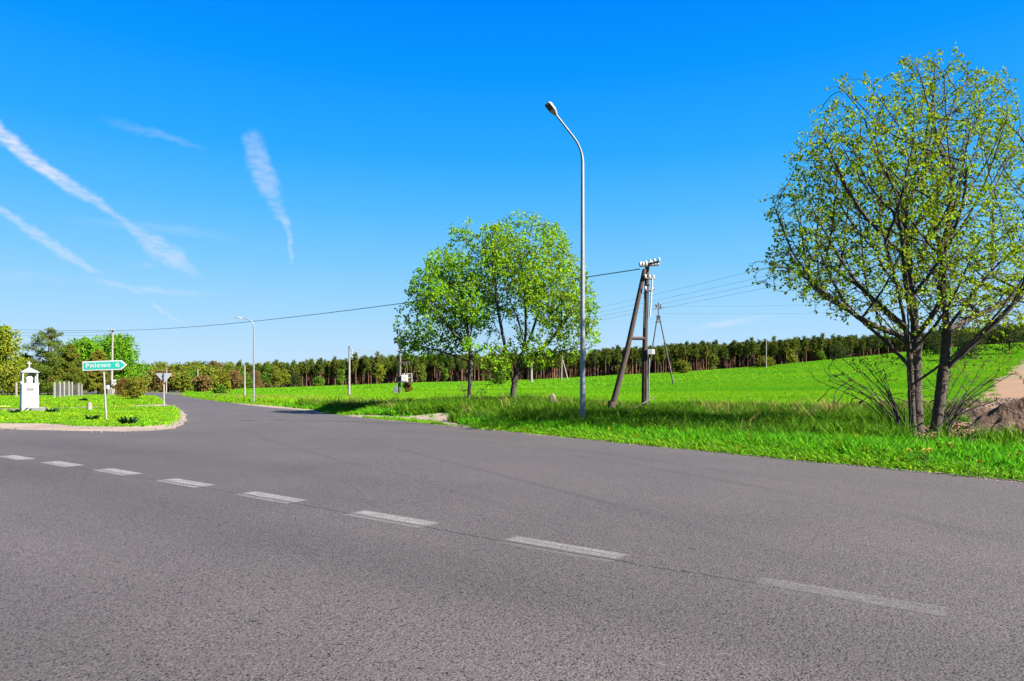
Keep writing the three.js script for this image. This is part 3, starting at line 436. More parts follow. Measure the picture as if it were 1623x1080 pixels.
const inBlob = (R, b) => { for (;;) { const x = R() * 2 - 1, y = R() * 2 - 1, z = R() * 2 - 1; if (x * x + y * y + z * z < 1) return V(b[0] + x * b[3], b[1] + y * b[4], b[2] + z * b[5]); } };

{ // large sparse tree on the right
  const base = ground(1462, 689), D = -base.z, s = D / F, root = thing('maple_tree', 'large sparse tree with two dark stems and olive young leaves', 'tree', base), R = rng(101);
  const q = (u, v, z = 0) => V((u - 1462) * s, (689 - v) * s, z);
  const stems = [
    { pts: [q(1454, 690), q(1451, 611), q(1450, 541, .05), q(1447, 470), q(1444, 400, -.1), q(1440, 310, -.1), q(1436, 220, 0)] },
    { pts: [q(1478, 690, .12), q(1489, 611, .1), q(1497, 523, .1), q(1489, 453, .1), q(1490, 400, .2), q(1496, 320, .3), q(1500, 230, .35)] },
    { on: q(1497, 525), pts: [q(1515, 490, .3), q(1536, 453, .5), q(1565, 415, .7), q(1590, 395, .9), q(1630, 340, 1.1)] },
    { on: q(1497, 528), pts: [q(1540, 508, -.3), q(1580, 492, -.5), q(1623, 474, -.7), q(1670, 440, -.9)] },
    { pts: [q(1444, 690, .1), q(1436, 620, .25), q(1424, 560, .5), q(1400, 480, .8), q(1372, 400, 1), q(1345, 310, 1.1)] },
    { on: q(1450, 600), pts: [q(1466, 540, -.4), q(1472, 470, -.8), q(1520, 340, -1.2), q(1545, 230, -1.2)] },
    { on: q(1450, 590), pts: [q(1420, 540, -.5), q(1375, 480, -1), q(1340, 400, -1.3), q(1320, 330, -1.4)] },
    { on: q(1490, 590), pts: [q(1530, 540, .5), q(1575, 480, .9), q(1620, 400, 1.1), q(1650, 320, 1.1)] },
    { on: q(1450, 520), pts: [q(1425, 470, .4), q(1405, 410, .8), q(1385, 340, 1.1), q(1360, 260, 1.3)] },
    { on: q(1449, 535), pts: [q(1420, 500, -.3), q(1380, 450, -.6), q(1330, 410, -.9), q(1280, 390, -1.1)] },
    { on: q(1449, 545), pts: [q(1405, 527, .2), q(1360, 512, .4), q(1310, 480, .5), q(1250, 440, .6), q(1210, 425, .7)] },
    { on: q(1447, 480), pts: [q(1462, 430, -.6), q(1475, 360, -1.1), q(1470, 280, -1.4)] },
    { on: q(1447, 470), pts: [q(1466, 420, .6), q(1480, 340, 1.2), q(1470, 260, 1.6)] },
    { on: q(1449, 540), pts: [q(1455, 480, 1.0), q(1430, 420, 1.7), q(1400, 380, 2.1)] },
    { on: q(1493, 500), pts: [q(1520, 430, -1.0), q(1550, 360, -1.6)] },
  ];
  const pts = [], ok = (p) => { const dz = D - p.z, u = CU + F * (base.x + p.x) / dz, v = HV - F * (base.y + p.y - EYE) / dz + 8; const left = table([[70, 1410], [95, 1400], [120, 1330], [170, 1300], [230, 1258], [290, 1240], [330, 1212], [400, 1222], [420, 1186], [450, 1195], [480, 1235], [505, 1300], [530, 1370], [560, 1440]], v)[0], right = table([[70, 1540], [120, 1590], [200, 1660], [300, 1705], [400, 1720], [480, 1700], [520, 1650], [545, 1560]], v)[0]; const c = (left + right) / 2, w = (right - left) / 2, zx = (u - c) / w, zz = p.z / Math.min(w * s, 3.9); const lump = 0.72 + 0.5 * fbm(u * 0.022, v * 0.022 + p.z, 15, 2); return v > 80 + 55 * noise(u * 0.035, 1, 5) && v < 545 && zx * zx + zz * zz < lump * lump && u > left; };
  while (pts.length < 9500) { const p = q(1160 + R() * 570, 80 + R() * 470, (R() * 2 - 1) * 4); if (ok(p) && gap(p, 0.8, 61) > 0.4 + 0.1 * R()) pts.push(p); }
  const N = grow({ stems: [...stems, ...fan(stems, 95, R, ok, 4.4, 0.2)], points: pts, step: 0.11, reach: 1.6, kill: 0.17, seed: 7, inertia: 1.0, lift: 0.3, tip: 0.0056, power: 2.22 });
  woody(root, N, { thick: 1, limb: 0.022 });
  part('crown', leaves(N, R, { color: [.3, .47, .006], L: 0.088, W: 0.066, per: 5, maxR: 0.0095, chance: 0.38, spread: 0.12, droop: 0.25, vary: 0.3, warm: 0.22, keep: (p) => lerp(0.4, 1, smooth(2.6, 6.2, p.y + Math.abs(p.x) * 0.35)) }), leafMat(col(1, 1, 1), 0.38, { vertexColors: true }), root);
  // thin basal shoots
  const sh = []; for (let k = 0; k < 52; k++) { const side = k % 2 ? 1 : -1, a = 0.15 + 0.75 * R(), len = 0.8 + 1.7 * R(), z = (R() - 0.5) * 1.6, x0 = side < 0 ? q(1440 - R() * 20, 690).x : q(1480 + R() * 18, 690).x; sh.push({ pts: [V(x0, 0, z * 0.15), V(x0 + side * a * len * 0.35, len * 0.42, z * 0.5), V(x0 + side * a * len * 1.05, len * (0.95 - a * 0.25), z)] }); }
  const SN = grow({ stems: sh, points: Array.from({ length: 260 }, () => q(1300 + R() * 290, 560 + R() * 90, (R() - 0.5) * 2)), step: 0.12, reach: 0.7, kill: 0.2, seed: 9, tip: 0.004, inertia: 0.6 });
  SN.forEach((n) => { n.r = Math.max(n.r, 0.0055 + Math.max(0, 0.013 - n.p.y * 0.007)); });
  const ST = new Tri(); for (const c of chains(SN)) ST.tube(c.ids.map((i) => SN[i].p), c.ids.map((i) => SN[i].r), 4);
  part('basal_shoots', ST.geo(), twigMat, root).userData.kind = 'stuff';
  part('shoot_leaves', leaves(SN, R, { color: [.2, .22, .03], L: 0.06, W: 0.045, per: 3.5, maxR: 0.0085, chance: 0.42, spread: 0.06, warm: 0.4 }), leafMat(col(1, 1, 1), 0.45, { vertexColors: true }), root).userData.kind = 'stuff';
}
function leafyTree(name, label, u0, v0, d0, stemsPx, blobsPx, n, opt) {
  const b = ground(u0, v0), D = d0 || -b.z, base = d0 ? at(u0, d0) : b, s = D / F, R = rng(opt.seed), root = thing(name, label, 'tree', base, opt.group);
  const q = (u, v, z = 0) => V((u - u0) * s, (v0 - v) * s, z);
  const stems = stemsPx.map((S) => ({ on: S.on && q(...S.on), pts: S.pts.map((p) => q(...p)) })), blobs = blobsPx.map(([u, v, z, ru, rv, rz]) => { const c = q(u, v, z); return [c.x, c.y, c.z, ru * s, rv * s, rz]; }), vol = blobs.map((e) => e[3] * e[4] * e[5]), sum = vol.reduce((a, c) => a + c, 0), pts = [];
  blobs.forEach((e, i) => { for (let k = 0; k < n * vol[i] / sum; k++) { const p = inBlob(R, e); if (gap(p, 1.0, opt.seed) > 0.41 + 0.1 * R()) pts.push(p); } });
  const N = grow({ stems: [...stems, ...fan(stems, 26, R, (p) => blobs.some((e) => ((p.x - e[0]) / e[3]) ** 2 + ((p.y - e[1]) / e[4]) ** 2 + ((p.z - e[2]) / e[5]) ** 2 < 1), 3.4, 0.4)], points: pts, step: opt.step || 0.13, reach: 2.2, kill: opt.kill || 0.17, seed: opt.seed, inertia: 0.85, lift: 0.22, tip: opt.tip || 0.005, power: opt.power || 2.22 });
  woody(root, N, { thick: opt.thick || 1, limb: opt.limb || 0.03 });
  part('crown', leaves(N, R, opt.leaf), leafMat(col(1, 1, 1), 0.55, { vertexColors: true }), root); return root;
}
leafyTree('roadside_tree', 'leafy green tree with one thick trunk beside the sand shoulder', 744, 649, 30.5,
  [{ pts: [[743, 649, 0], [745, 610, 0], [746, 570, .05], [742, 530, .1], [738, 480, .1], [732, 430, .1]] }, { on: [746, 572], pts: [[770, 545, .1], [785, 515, .2]] }, { on: [745, 560], pts: [[720, 530, .3], [695, 500, .6], [670, 485, .8]] }, { on: [745, 555], pts: [[735, 510, -.8], [720, 470, -1.4]] }, { on: [746, 575], pts: [[705, 560, -.2], [665, 550, -.3]] }],
  [[705, 490, 0, 62, 92, 2.0], [665, 520, 0, 42, 52, 1.4], [745, 460, 0, 45, 75, 1.8], [690, 545, 0, 62, 28, 1.4], [752, 530, .4, 32, 40, 1.2], [640, 515, 0, 18, 22, .6], [728, 388, 0, 22, 30, .8]], 7000,
  { seed: 21, group: 'two leafy trees on the bank', leaf: { color: [.26, .57, .006], L: 0.12, W: 0.092, per: 8, maxR: 0.0095, chance: 0.45, spread: 0.2, droop: 0.3, warm: 0.22 } });
leafyTree('roadside_tree', 'leafy green tree whose trunk forks low down, near the white rock', 815, 646, 31,
  [{ pts: [[814, 646, 0], [814, 615, 0], [818, 597, 0], [824, 570, 0], [832, 540, .05], [833, 490, .05], [828, 430, .05], [822, 380, .1]] }, { on: [815, 610], pts: [[808, 585, .2], [803, 560, .3], [795, 520, .4], [785, 460, .4], [780, 400, .3]] }, { on: [822, 578], pts: [[848, 562, .1], [866, 545, .2], [890, 515, .3], [915, 480, .3]] }, { on: [824, 566], pts: [[845, 520, -.6], [860, 460, -1], [865, 410, -1.1]] }, { on: [830, 545], pts: [[820, 500, -1], [800, 450, -1.5]] }, { on: [846, 560], pts: [[885, 556, -.3], [920, 548, -.4]] }],
  [[835, 440, 0, 80, 100, 2.3], [885, 480, 0, 62, 78, 1.9], [790, 440, 0, 50, 90, 1.9], [915, 530, 0, 38, 42, 1.3], [822, 368, 0, 34, 36, 1], [870, 390, 0, 32, 38, 1], [788, 385, 0, 38, 38, 1], [848, 545, 0, 50, 40, 1.3], [790, 580, .6, 26, 40, 1.0], [742, 370, 0, 14, 26, .5], [925, 470, 0, 24, 40, .9]], 9500,
  { seed: 22, group: 'two leafy trees on the bank', leaf: { color: [.32, .6, .006], L: 0.12, W: 0.092, per: 7.4, maxR: 0.0095, chance: 0.38, spread: 0.2, droop: 0.3, warm: 0.25 } });

// crowns of distant plants: leaf clumps spread through the volume of several lobes
function cloud(R, lobes, n, L, W, color, { shell = 0.45, vary = 0.28, warm = 0.2, droop = 0.1, clump = 5, cs = 0.35 } = {}) {
  const T = new Tri(), vol = lobes.map((b) => Math.pow(b[3] * b[4] * b[5], 0.75)), sum = vol.reduce((a, c) => a + c, 0);
  lobes.forEach((b, i) => { for (let k = 0; k < n * vol[i] / sum / clump; k++) { const o = unit(R), r = Math.pow(R(), shell), c0 = tint(R, b[6] || color, vary, warm), x = b[0] + o[0] * r * b[3], y = b[1] + o[1] * r * b[4], z = b[2] + o[2] * r * b[5]; if (y < 0.02) continue; for (let q = 0; q < clump; q++) { const s = 0.7 + 0.6 * R(), j = unit(R), e = cs * R() * Math.min(b[3], 1.2); randLeaf(T, R, x + j[0] * e, Math.max(0.02, y + j[1] * e), z + j[2] * e, L * s, W * s, tint(R, c0, 0.12, 0.08), droop, [o[0] * 0.4, o[1] * 0.4, o[2] * 0.4]); } } });
  return T.geo();
}
const foliage = leafMat(col(1, 1, 1), 0.35, { vertexColors: true }), needles = leafMat(col(1, 1, 1), 0.15, { vertexColors: true });
function lobesFor(R, w, h, n, y0 = 0) { const l = []; for (let k = 0; k < n; k++) { const a = R() * 6.2832, t = R(), y = y0 + (h - y0) * (0.12 + 0.8 * t), r = w * 0.5 * Math.sqrt(1 - Math.pow(2 * clamp(t * 0.92 + 0.1) - 1, 2)) * 0.62 * Math.sqrt(R()), q = w * (0.16 + 0.14 * R()); l.push([Math.cos(a) * r, y, Math.sin(a) * r, q, Math.min(q * 0.9, (h - y) + 0.15), q]); } return l; }
function broadTree(name, label, base, w, h, color, seed, group, n = 5000, L = 0.22, cat = 'tree', y0 = 0.6) {
  const R = rng(seed), root = thing(name, label, cat, base, group), tr = new Tri();
  tr.tube([V(0, -0.1, 0), V(0.05, h * 0.3, 0), V(-0.05, h * 0.55, 0.05), V(0, h * 0.85, 0)], [h * 0.022 + 0.03, h * 0.018 + 0.02, h * 0.012 + 0.01, 0.01], 7); part(cat === 'shrub' ? 'stem' : 'trunk', tr.geo(), bark, root);
  const lb = lobesFor(R, w, h, 22, y0);
  for (let k = 0; k < 7; k++) { const b = lb[k], t = new Tri(); t.tube([V(0, h * (0.12 + 0.06 * k), 0), V(b[0] * 0.5, lerp(h * (0.12 + 0.06 * k), b[1], 0.6), b[2] * 0.5), V(b[0], b[1], b[2])], [h * 0.009 + 0.006, h * 0.006 + 0.004, 0.006], 5); part('limb', t.geo(), bark, root); }
  part('crown', cloud(R, lb, n, L, L * 0.75, color, { clump: 6 }), foliage, root); return root;
}
function bushyPine(label, base, w, h, color, seed, group) {      // open-grown pine with boughs to the ground
  const R = rng(seed), root = thing('pine_tree', label, 'tree', base, group), tr = new Tri(), lb = [];
  tr.tube([V(0, -0.1, 0), V(0, h * 0.5, 0), V(0.05, h, 0)], [0.13, 0.08, 0.012], 8); part('trunk', tr.geo(), pineBark, root);
  for (let k = 0; k < 30; k++) { const t = (k + R()) / 30, y = h * (0.06 + 0.9 * t), reach = w * 0.5 * Math.pow(1 - t, 0.55) * (0.65 + 0.45 * R()) + 0.15, a = k * 2.4 + R(), q = Math.max(0.28, w * 0.13 * (1 - t * 0.6)); const b = [Math.cos(a) * reach * 0.85, y + reach * 0.14, Math.sin(a) * reach * 0.85, q * 1.25, q * 0.62, q * 1.25]; lb.push(b); lb.push([b[0] * 0.5, y + 0.05, b[2] * 0.5, q, q * 0.6, q]); const bt = new Tri(); bt.tube([V(0, y - 0.1, 0), V(b[0] * 0.6, y, b[2] * 0.6), V(b[0] * 1.05, b[1], b[2] * 1.05)], [0.04 * (1 - t) + 0.012, 0.02, 0.006], 5); part('bough', bt.geo(), pineBark, root); }
  lb.push([0, h * 0.97, 0, 0.2, 0.35, 0.2]);
  part('crown', cloud(R, lb, 26000, 0.26, 0.075, color, { clump: 9, cs: 0.3, droop: -0.25, vary: 0.3, warm: 0.25 }), needles, root); return root;
}
// left: trees behind the fence
const grpL = 'trees behind the concrete fence posts';
broadTree('birch_tree', 'olive green tree standing left of the white shrine', at(-14, 74), 6.4, 8.0, [.25, .33, .015], 31, grpL, 11000, 0.24);
broadTree('roadside_shrub', 'low olive bushes at the foot of the olive green tree', at(12, 72), 4.2, 3.4, [.22, .27, .018], 32, grpL, 4000, 0.2, 'shrub', 0.1);
bushyPine('dark broad pine with boughs to the ground behind the shrine', at(76, 92), 8.6, 9.3, [.115, .18, .018], 33, grpL);
bushyPine('dark small pine between the shrine and the olive tree', at(40, 92), 5, 5.6, [.11, .17, .018], 34, grpL);
bushyPine('brownish pine beside the direction sign', at(110, 94), 5.6, 7.2, [.16, .19, .018], 35, grpL);
broadTree('maple_tree', 'bright green round tree between the two dark pines', at(128, 104), 7, 8.6, [.15, .38, .01], 36, grpL, 9000, 0.3);
broadTree('maple_tree', 'broad bright green tree behind the concrete pole', at(190, 112), 9.6, 9.7, [.15, .38, .01], 37, grpL, 13000, 0.3);
bushyPine('olive brown pine in front of the broad green tree', at(155, 100), 4.2, 6.6, [.19, .2, .02], 38, grpL);
broadTree('roadside_shrub', 'reddish olive bush beside the bend of the road', at(212, 62), 2.5, 2.0, [.24, .25, .018], 39, null, 5000, 0.12, 'shrub', 0.05);
broadTree('roadside_shrub', 'reddish twiggy bush at the foot of the concrete pole', at(197, 76), 2.6, 2.0, [.22, .15, .03], 40, null, 3000, 0.12, 'shrub', 0.05);
{ // shrubs and small trees along the bend and the near edge of the wood
  const kinds = [['brown', [.24, .17, .05]], ['olive', [.22, .27, .02]], ['green', [.14, .29, .015]], ['dark green', [.06, .105, .018]], ['yellow green', [.22, .25, .015]]];
  const rows = [[236, 150, 6, 4.6, 0], [247, 160, 7, 6, 1], [262, 140, 5, 4.4, 0], [276, 150, 7, 6, 1], [290, 140, 5, 4.2, 1], [301, 150, 5.5, 5, 2], [309, 190, 9, 8, 1], [321, 125, 3.6, 3, 0], [330, 145, 7, 5.6, 1], [340, 165, 6, 7.2, 0], [352, 110, 3, 2.7, 4], [347, 150, 5, 5, 4], [362, 200, 7, 8, 1], [373, 180, 5, 5, 0], [388, 220, 6, 8, 2], [404, 230, 7, 6, 0], [424, 250, 6, 9, 2], [436, 250, 6, 8, 1], [468, 265, 7, 6, 3], [505, 268, 5, 4, 2], [349, 100, 1.6, 1.2, 2], [228, 170, 7, 6.6, 3], [232, 200, 9, 8, 2], [255, 210, 9, 9, 1], [285, 210, 9, 8.5, 3], [318, 230, 9, 10, 3], [345, 240, 9, 10, 3], [214, 150, 6, 5.5, 2]];
  rows.forEach(([u, d, w, h, k], i) => broadTree(h > 4.5 ? 'roadside_tree' : 'roadside_shrub', { brown: 'brown leafed thicket at the bend of the side road', olive: 'olive leafed thicket at the bend of the side road', green: 'green leafed thicket at the edge of the pine wood', 'dark green': 'dark green thicket at the edge of the pine wood', 'yellow green': 'yellow green thicket beside the side road' }[kinds[k][0]], at(u, d), w, h, kinds[k][1], 200 + i, { brown: 'brown thickets', olive: 'olive thickets', green: 'green thickets', 'dark green': 'dark thickets', 'yellow green': 'yellow thickets' }[kinds[k][0]], 2600, 0.34, h > 4.5 ? 'tree' : 'shrub', 0.1));
  const edge = [[1081, 190, 5, 4, 4, 'yellow green bush on the crest behind the metal trestle'], [1212, 196, 6, 3, 4, 'olive bush on the crest beside the far concrete post'], [794, 150, 5.4, 6.2, 2, 'green bush in the field behind the forked tree'], [647, 86, 1.4, 2.3, 1, 'orange twiggy bush beside the transformer pole'], [1540, 150, 9, 7, 3, 'dark bush on the crest behind the large tree'], [1600, 160, 10, 7.5, 3, 'dark bush on the crest above the bare soil'], [1480, 175, 8, 6, 3, 'dark bush on the crest between the two stems'], [1330, 215, 7, 5, 3, 'dark bush at the wood edge left of the large tree']];
  edge.forEach(([u, d, w, h, k, l], i) => broadTree('field_shrub', l, at(u, d), w, h, i === 3 ? [.22, .14, .02] : kinds[k][1], 260 + i, null, 2600, d < 100 ? 0.14 : 0.32, 'shrub', 0.1));
}
{ // the pine wood
  const variants = []; const grp = 'pines along the front of the wood';
  for (let v = 0; v < 7; v++) {
    const R = rng(400 + v), root = new THREE.Group(), h = 11.5; root.name = 'forest_pine';
    const tr = new Tri(); tr.tube([V(0, -0.4, 0), V((R() - .5) * .3, h * 0.5, (R() - .5) * .3), V((R() - .5) * .5, h * 0.95, 0)], [0.2, 0.14, 0.04], 6); part('trunk', tr.geo(), pineBark, root);
    const lb = [], c0 = 0.5 + 0.14 * R(); for (let k = 0; k < 15; k++) { const t = k / 14, y = h * lerp(c0, 0.97, t), w = lerp(1.25, 0.25, t * t) * (0.4 + 0.9 * R()), a = k * 2.4 + R(); lb.push([Math.cos(a) * w * 0.8, y, Math.sin(a) * w * 0.8, 0.62, 0.55, 0.62]); }
    for (let k = 0; k < 5; k++) { const y = h * lerp(0.2, c0, k / 5), a = R() * 6.28, st = new Tri(); st.tube([V(0, y, 0), V(Math.cos(a) * 0.6, y + 0.1, Math.sin(a) * 0.6), V(Math.cos(a) * 1.1, y - 0.1, Math.sin(a) * 1.1)], [0.03, 0.02, 0.01], 3); part('dead_branch', st.geo(), pineBark, root); }
    part('crown', cloud(R, lb, 760, 0.46, 0.22, [[.115, .17, .018], [.08, .14, .02], [.15, .175, .016]][v % 3], { clump: 4, cs: 0.5, vary: 0.25, warm: 0.2 }), needles, root);
    variants.push(root);
  }
  const R = rng(77), lab = 'tall pine with bare reddish trunk in the front of the wood';
  const front = (u) => 292 + (fbm(u * 0.02, 2, 5, 2) - 0.5) * 16;
  for (let k = 0; k < 285; k++) { const u = 225 + (k + R() * 0.9) * (1640 - 225) / 285, d = front(u) + R() * 9, p = at(u, d), src = variants[k % 7], c = src.clone(); c.name = numbered('forest_pine'); c.position.copy(p); c.rotation.y = R() * 6.28; const s = (0.58 + 0.42 * R() + 0.3 * fbm(u * 0.012, 4, 9, 3)) * (u < 560 ? 0.9 : 1); c.scale.set(s, s * (0.92 + 0.16 * R()), s); c.userData = { label: lab, category: 'tree', group: grp }; scene.add(c); }
  [[300, 288, 5, 8.5, 2], [452, 289, 5, 8, 4], [540, 290, 4.5, 7, 2], [602, 289, 5.5, 9, 4], [668, 290, 5, 8, 1], [705, 289, 4, 6, 2], [985, 288, 5, 7, 1], [1130, 287, 5, 6.5, 1], [1255, 286, 6, 8, 4], [1300, 287, 5, 6, 2]].forEach(([u, d, w, h, k], i) => broadTree('birch_tree', 'light green broadleaf tree standing in front of the pine wood', at(u, d), w, h, [[.2, .27, .02], [.2, .27, .02], [.15, .3, .015], [0, 0, 0], [.24, .3, .015]][k], 500 + i, 'broadleaf trees before the pine wood', 1300, 0.5, 'tree', 0.5));
  // deeper rows read as one mass
  const lists = variants.map(() => []), M = new THREE.Matrix4(), q = new THREE.Quaternion();
  for (let k = 0; k < 8500; k++) { const u = 60 + R() * 1680, d = front(u) + 7 + R() * 90, p = at(u, d), s = (0.7 + 0.4 * R() + 0.1 * fbm(u * 0.03, d * 0.03, 14, 2)) * (u < 560 ? 0.92 : 1); q.setFromAxisAngle(V(0, 1, 0), R() * 6.28); M.compose(p, q, V(s, s, s)); lists[k % 7].push(M.clone()); }
  variants.forEach((v, i) => { for (const [n, mt, nm] of [['trunk', pineBark, 'wood_trunks'], ['crown', needles, 'wood_crowns']]) { const o = new THREE.InstancedMesh(v.children.find((c) => c.name === n).geometry, mt, lists[i].length); lists[i].forEach((m, k) => o.setMatrixAt(k, m)); o.name = numbered(nm); o.castShadow = o.receiveShadow = true; o.userData = { kind: 'stuff', label: 'deep rows of the pine wood behind the field', category: 'wood' }; scene.add(o); } });
  // undergrowth
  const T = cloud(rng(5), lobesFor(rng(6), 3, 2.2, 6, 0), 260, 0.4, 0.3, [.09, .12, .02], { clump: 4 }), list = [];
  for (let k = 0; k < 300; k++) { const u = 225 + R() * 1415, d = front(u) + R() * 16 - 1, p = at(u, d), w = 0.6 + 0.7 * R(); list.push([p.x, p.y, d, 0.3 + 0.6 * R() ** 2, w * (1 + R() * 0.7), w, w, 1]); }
  for (let k = 0; k < 900; k++) { const u = 60 + R() * 1680, d = front(u) + 26 + R() * 60, p = at(u, d), w = 0.35 + 0.3 * R(); list.push([p.x, p.y, d, 1.0 + 0.8 * R(), w * 1.3, w, w, 1]); }  // bushes added deep inside as backdrop, the wood's inner shade tinted into them
  scatter('wood_undergrowth', 'green undergrowth along the pine wood with an added backdrop darkened for shade deeper in', 'undergrowth', [T], foliage, list);
}

// ---------------------------------------------------------------- street lamps
function streetLamp(label, base, topY, armDir, armLen, rise, r0, bend) {
  const root = thing('street_lamp', label, 'street lamp', base, 'street lamps along the side road'), h = topY - base.y - rise;
  part('base_plate', cyl(r0 * 1.7, r0 * 1.7, 0.03, 16, 0, 0, 0), zinc, root);
  const n = V(armDir[0], 0, armDir[1]).normalize(), pts = [V(0, 0, 0)]; for (let k = 1; k <= 8; k++) pts.push(V(0, h * k / 8, 0));
  for (let k = 1; k <= 7; k++) { const a = k / 7, ang = a * (Math.PI / 2 - Math.atan2(rise - bend * 0.75, armLen - bend * 0.35)); pts.push(V(0, h, 0).addScaledVector(n, bend * (1 - Math.cos(ang)) * 0.9).add(V(0, bend * Math.sin(ang) * 0.9, 0))); }
  const e = pts[pts.length - 1], end = n.clone().multiplyScalar(armLen).add(V(0, h + rise, 0)); for (let k = 1; k <= 4; k++) pts.push(e.clone().lerp(end, k / 4));
  const T = new Tri(); T.tube(pts, pts.map((p, i) => lerp(r0, 0.032, clamp(i / 12))), 14); part('pole', T.geo(), zinc, root);
  part('access_door', bevelBox(r0 * 0.9, 0.35, 0.012, 0.004).translate(0, 0.8, r0 * 0.93), zinc, root);
  // luminaire: flat tapering LED head
  const dir = end.clone().sub(pts[pts.length - 2]).normalize(), head = new THREE.Group(); head.name = 'lamp_head'; root.add(head); head.position.copy(end);
  const side = V(0, 1, 0).cross(dir).normalize(), up = dir.clone().cross(side); head.quaternion.setFromRotationMatrix(new THREE.Matrix4().makeBasis(side, up, dir));
  const s = new THREE.Shape(); s.moveTo(-0.06, -0.05); s.lineTo(0.06, -0.05); s.lineTo(0.15, 0.18); s.lineTo(0.15, 0.52); s.lineTo(0.11, 0.58); s.lineTo(-0.11, 0.58); s.lineTo(-0.15, 0.52); s.lineTo(-0.15, 0.18); s.closePath();
  const hg = new THREE.ExtrudeGeometry(s, { depth: 0.05, bevelSize: 0.015, bevelThickness: 0.015, bevelSegments: 2 }); hg.rotateX(Math.PI / 2); hg.translate(0, 0.03, 0); hg.scale(0.8, 0.85, 0.64); part('housing', hg, std(col(.42, .42, .4), 0.5), head);
  part('lens', box(0.18, 0.012, 0.17, 0, -0.038, 0.25), std(col(.03, .03, .032), 0.15), head); part('lens_frame', box(0.21, 0.008, 0.2, 0, -0.032, 0.25), std(col(.2, .2, .19), 0.5), head);
  return root;
}
{
  const p = ground(923.5, 679.5), d = -p.z;
  const top = px(879, 180, d - 0.6).y; streetLamp('tall galvanised street lamp beside the wooden trestle pole', p, top, [-0.82, 0.57], 1.08, 1.28, 0.088, 1.0);
  const p2 = ground(402, 640), d2 = -p2.z; streetLamp('small street lamp beside the sandy edge of the side road', p2, px(386, 505, d2).y, [-1, 0.25], 0.85, 0.6, 0.075, 0.6);
}
// ---------------------------------------------------------------- poles and wires
function concretePole(label, base, topY, r, opts = {}) {
  const root = thing('concrete_pole', label, 'utility pole', base, opts.group), h = topY - base.y;
  const T = new Tri(); T.tube([V(0, -0.2, 0), V(opts.lean || 0, h, 0)], [r, r * 0.62], opts.seg || 8); part('post', T.geo(), opts.mat || concrete, root); return [root, h];
}
{
  const base = at(176, 92), d = 92, topY = px(178, 523, d).y; const [root, h] = concretePole('pale concrete pole with white boxes behind the direction sign', base, topY, 0.19, { lean: 0.2 });
  part('footing', bevelBox(0.7, 0.9, 0.6, 0.04).translate(0, 0.45, 0.05), concrete, root);
  part('meter_box', bevelBox(0.5, 0.8, 0.3, 0.03).translate(0.42, 1.75, 0.15), whiteBox, root); part('meter_box', bevelBox(0.34, 0.5, 0.25, 0.03).translate(-0.35, 1.15, 0.2), whiteBox, root);
  part('conduit', cyl(0.04, 0.04, h * 0.75, 6, -0.2, 0.2, 0.05), black, root);
  part('crossarm', box(0.9, 0.1, 0.08, 0.1, h - 0.12, 0.15), steel, root); for (const x of [-0.3, 0.1, 0.5]) part('insulator', cyl(0.045, 0.05, 0.14, 8, x, h - 0.07, 0.15), porcelain, root);
  part('bracket', box(0.08, 0.3, 0.3, 0.0, h - 0.6, 0.25), rust, root);
}
const far1 = ground(387.5, 632), far2 = ground(553, 630), far3 = at(313, 126), far4 = at(263, 120), far5 = at(233.5, 150);
concretePole('slim pale pole just left of the small street lamp', far1, px(387.5, 579, -far1.z).y, 0.12);
{ const [root, h] = concretePole('grey pole with wire brackets standing in dry grass', far2, px(553.5, 551, -far2.z).y, 0.15, { lean: 0.05 }); for (const [y, x] of [[0.1, .1], [0.35, .25], [0.7, .28], [1.05, .25]]) { part('bracket', box(0.34, 0.04, 0.04, 0.05 + x / 2, h - y, 0.05), rust, root); part('insulator', cyl(0.05, 0.05, 0.14, 8, 0.08 + x, h - y, 0.05), porcelain, root); } part('cap', cyl(0.13, 0.1, 0.14, 8, 0.05, h - 0.02, 0), rust, root); }
concretePole('slim pale pole among the thickets of the bend', far3, px(313, 585, 126).y, 0.13); concretePole('slim pale pole behind the back of the triangular sign', far4, px(264, 583, 120).y, 0.13, { lean: 0.1 }); concretePole('short pale post in front of the brown thicket', far5, px(233.5, 600, 150).y, 0.2);
{ const b = at(842, 165); concretePole('white post in the field behind the forked tree', b, px(842, 566, 165).y, 0.45, { seg: 6 }); const c = at(1214.5, 190); concretePole('thin pale pole on the crest of the field', c, px(1214.5, 538, 190).y, 0.22); }
{ // far trestle
  const b = at(895, 180), root = thing('wooden_trestle_pole', 'pale two legged pole in the field behind the trees', 'utility pole', b), t = px(891, 563, 180).sub(b); part('leg', bar(V(-0.9, -0.2, 0), t, 0.2, 0.14), concrete, root); part('leg', bar(V(0.9, -0.2, 0), t.clone().add(V(0.2, -1.4, 0)), 0.2, 0.14), concrete, root);
}
let trafoTop;
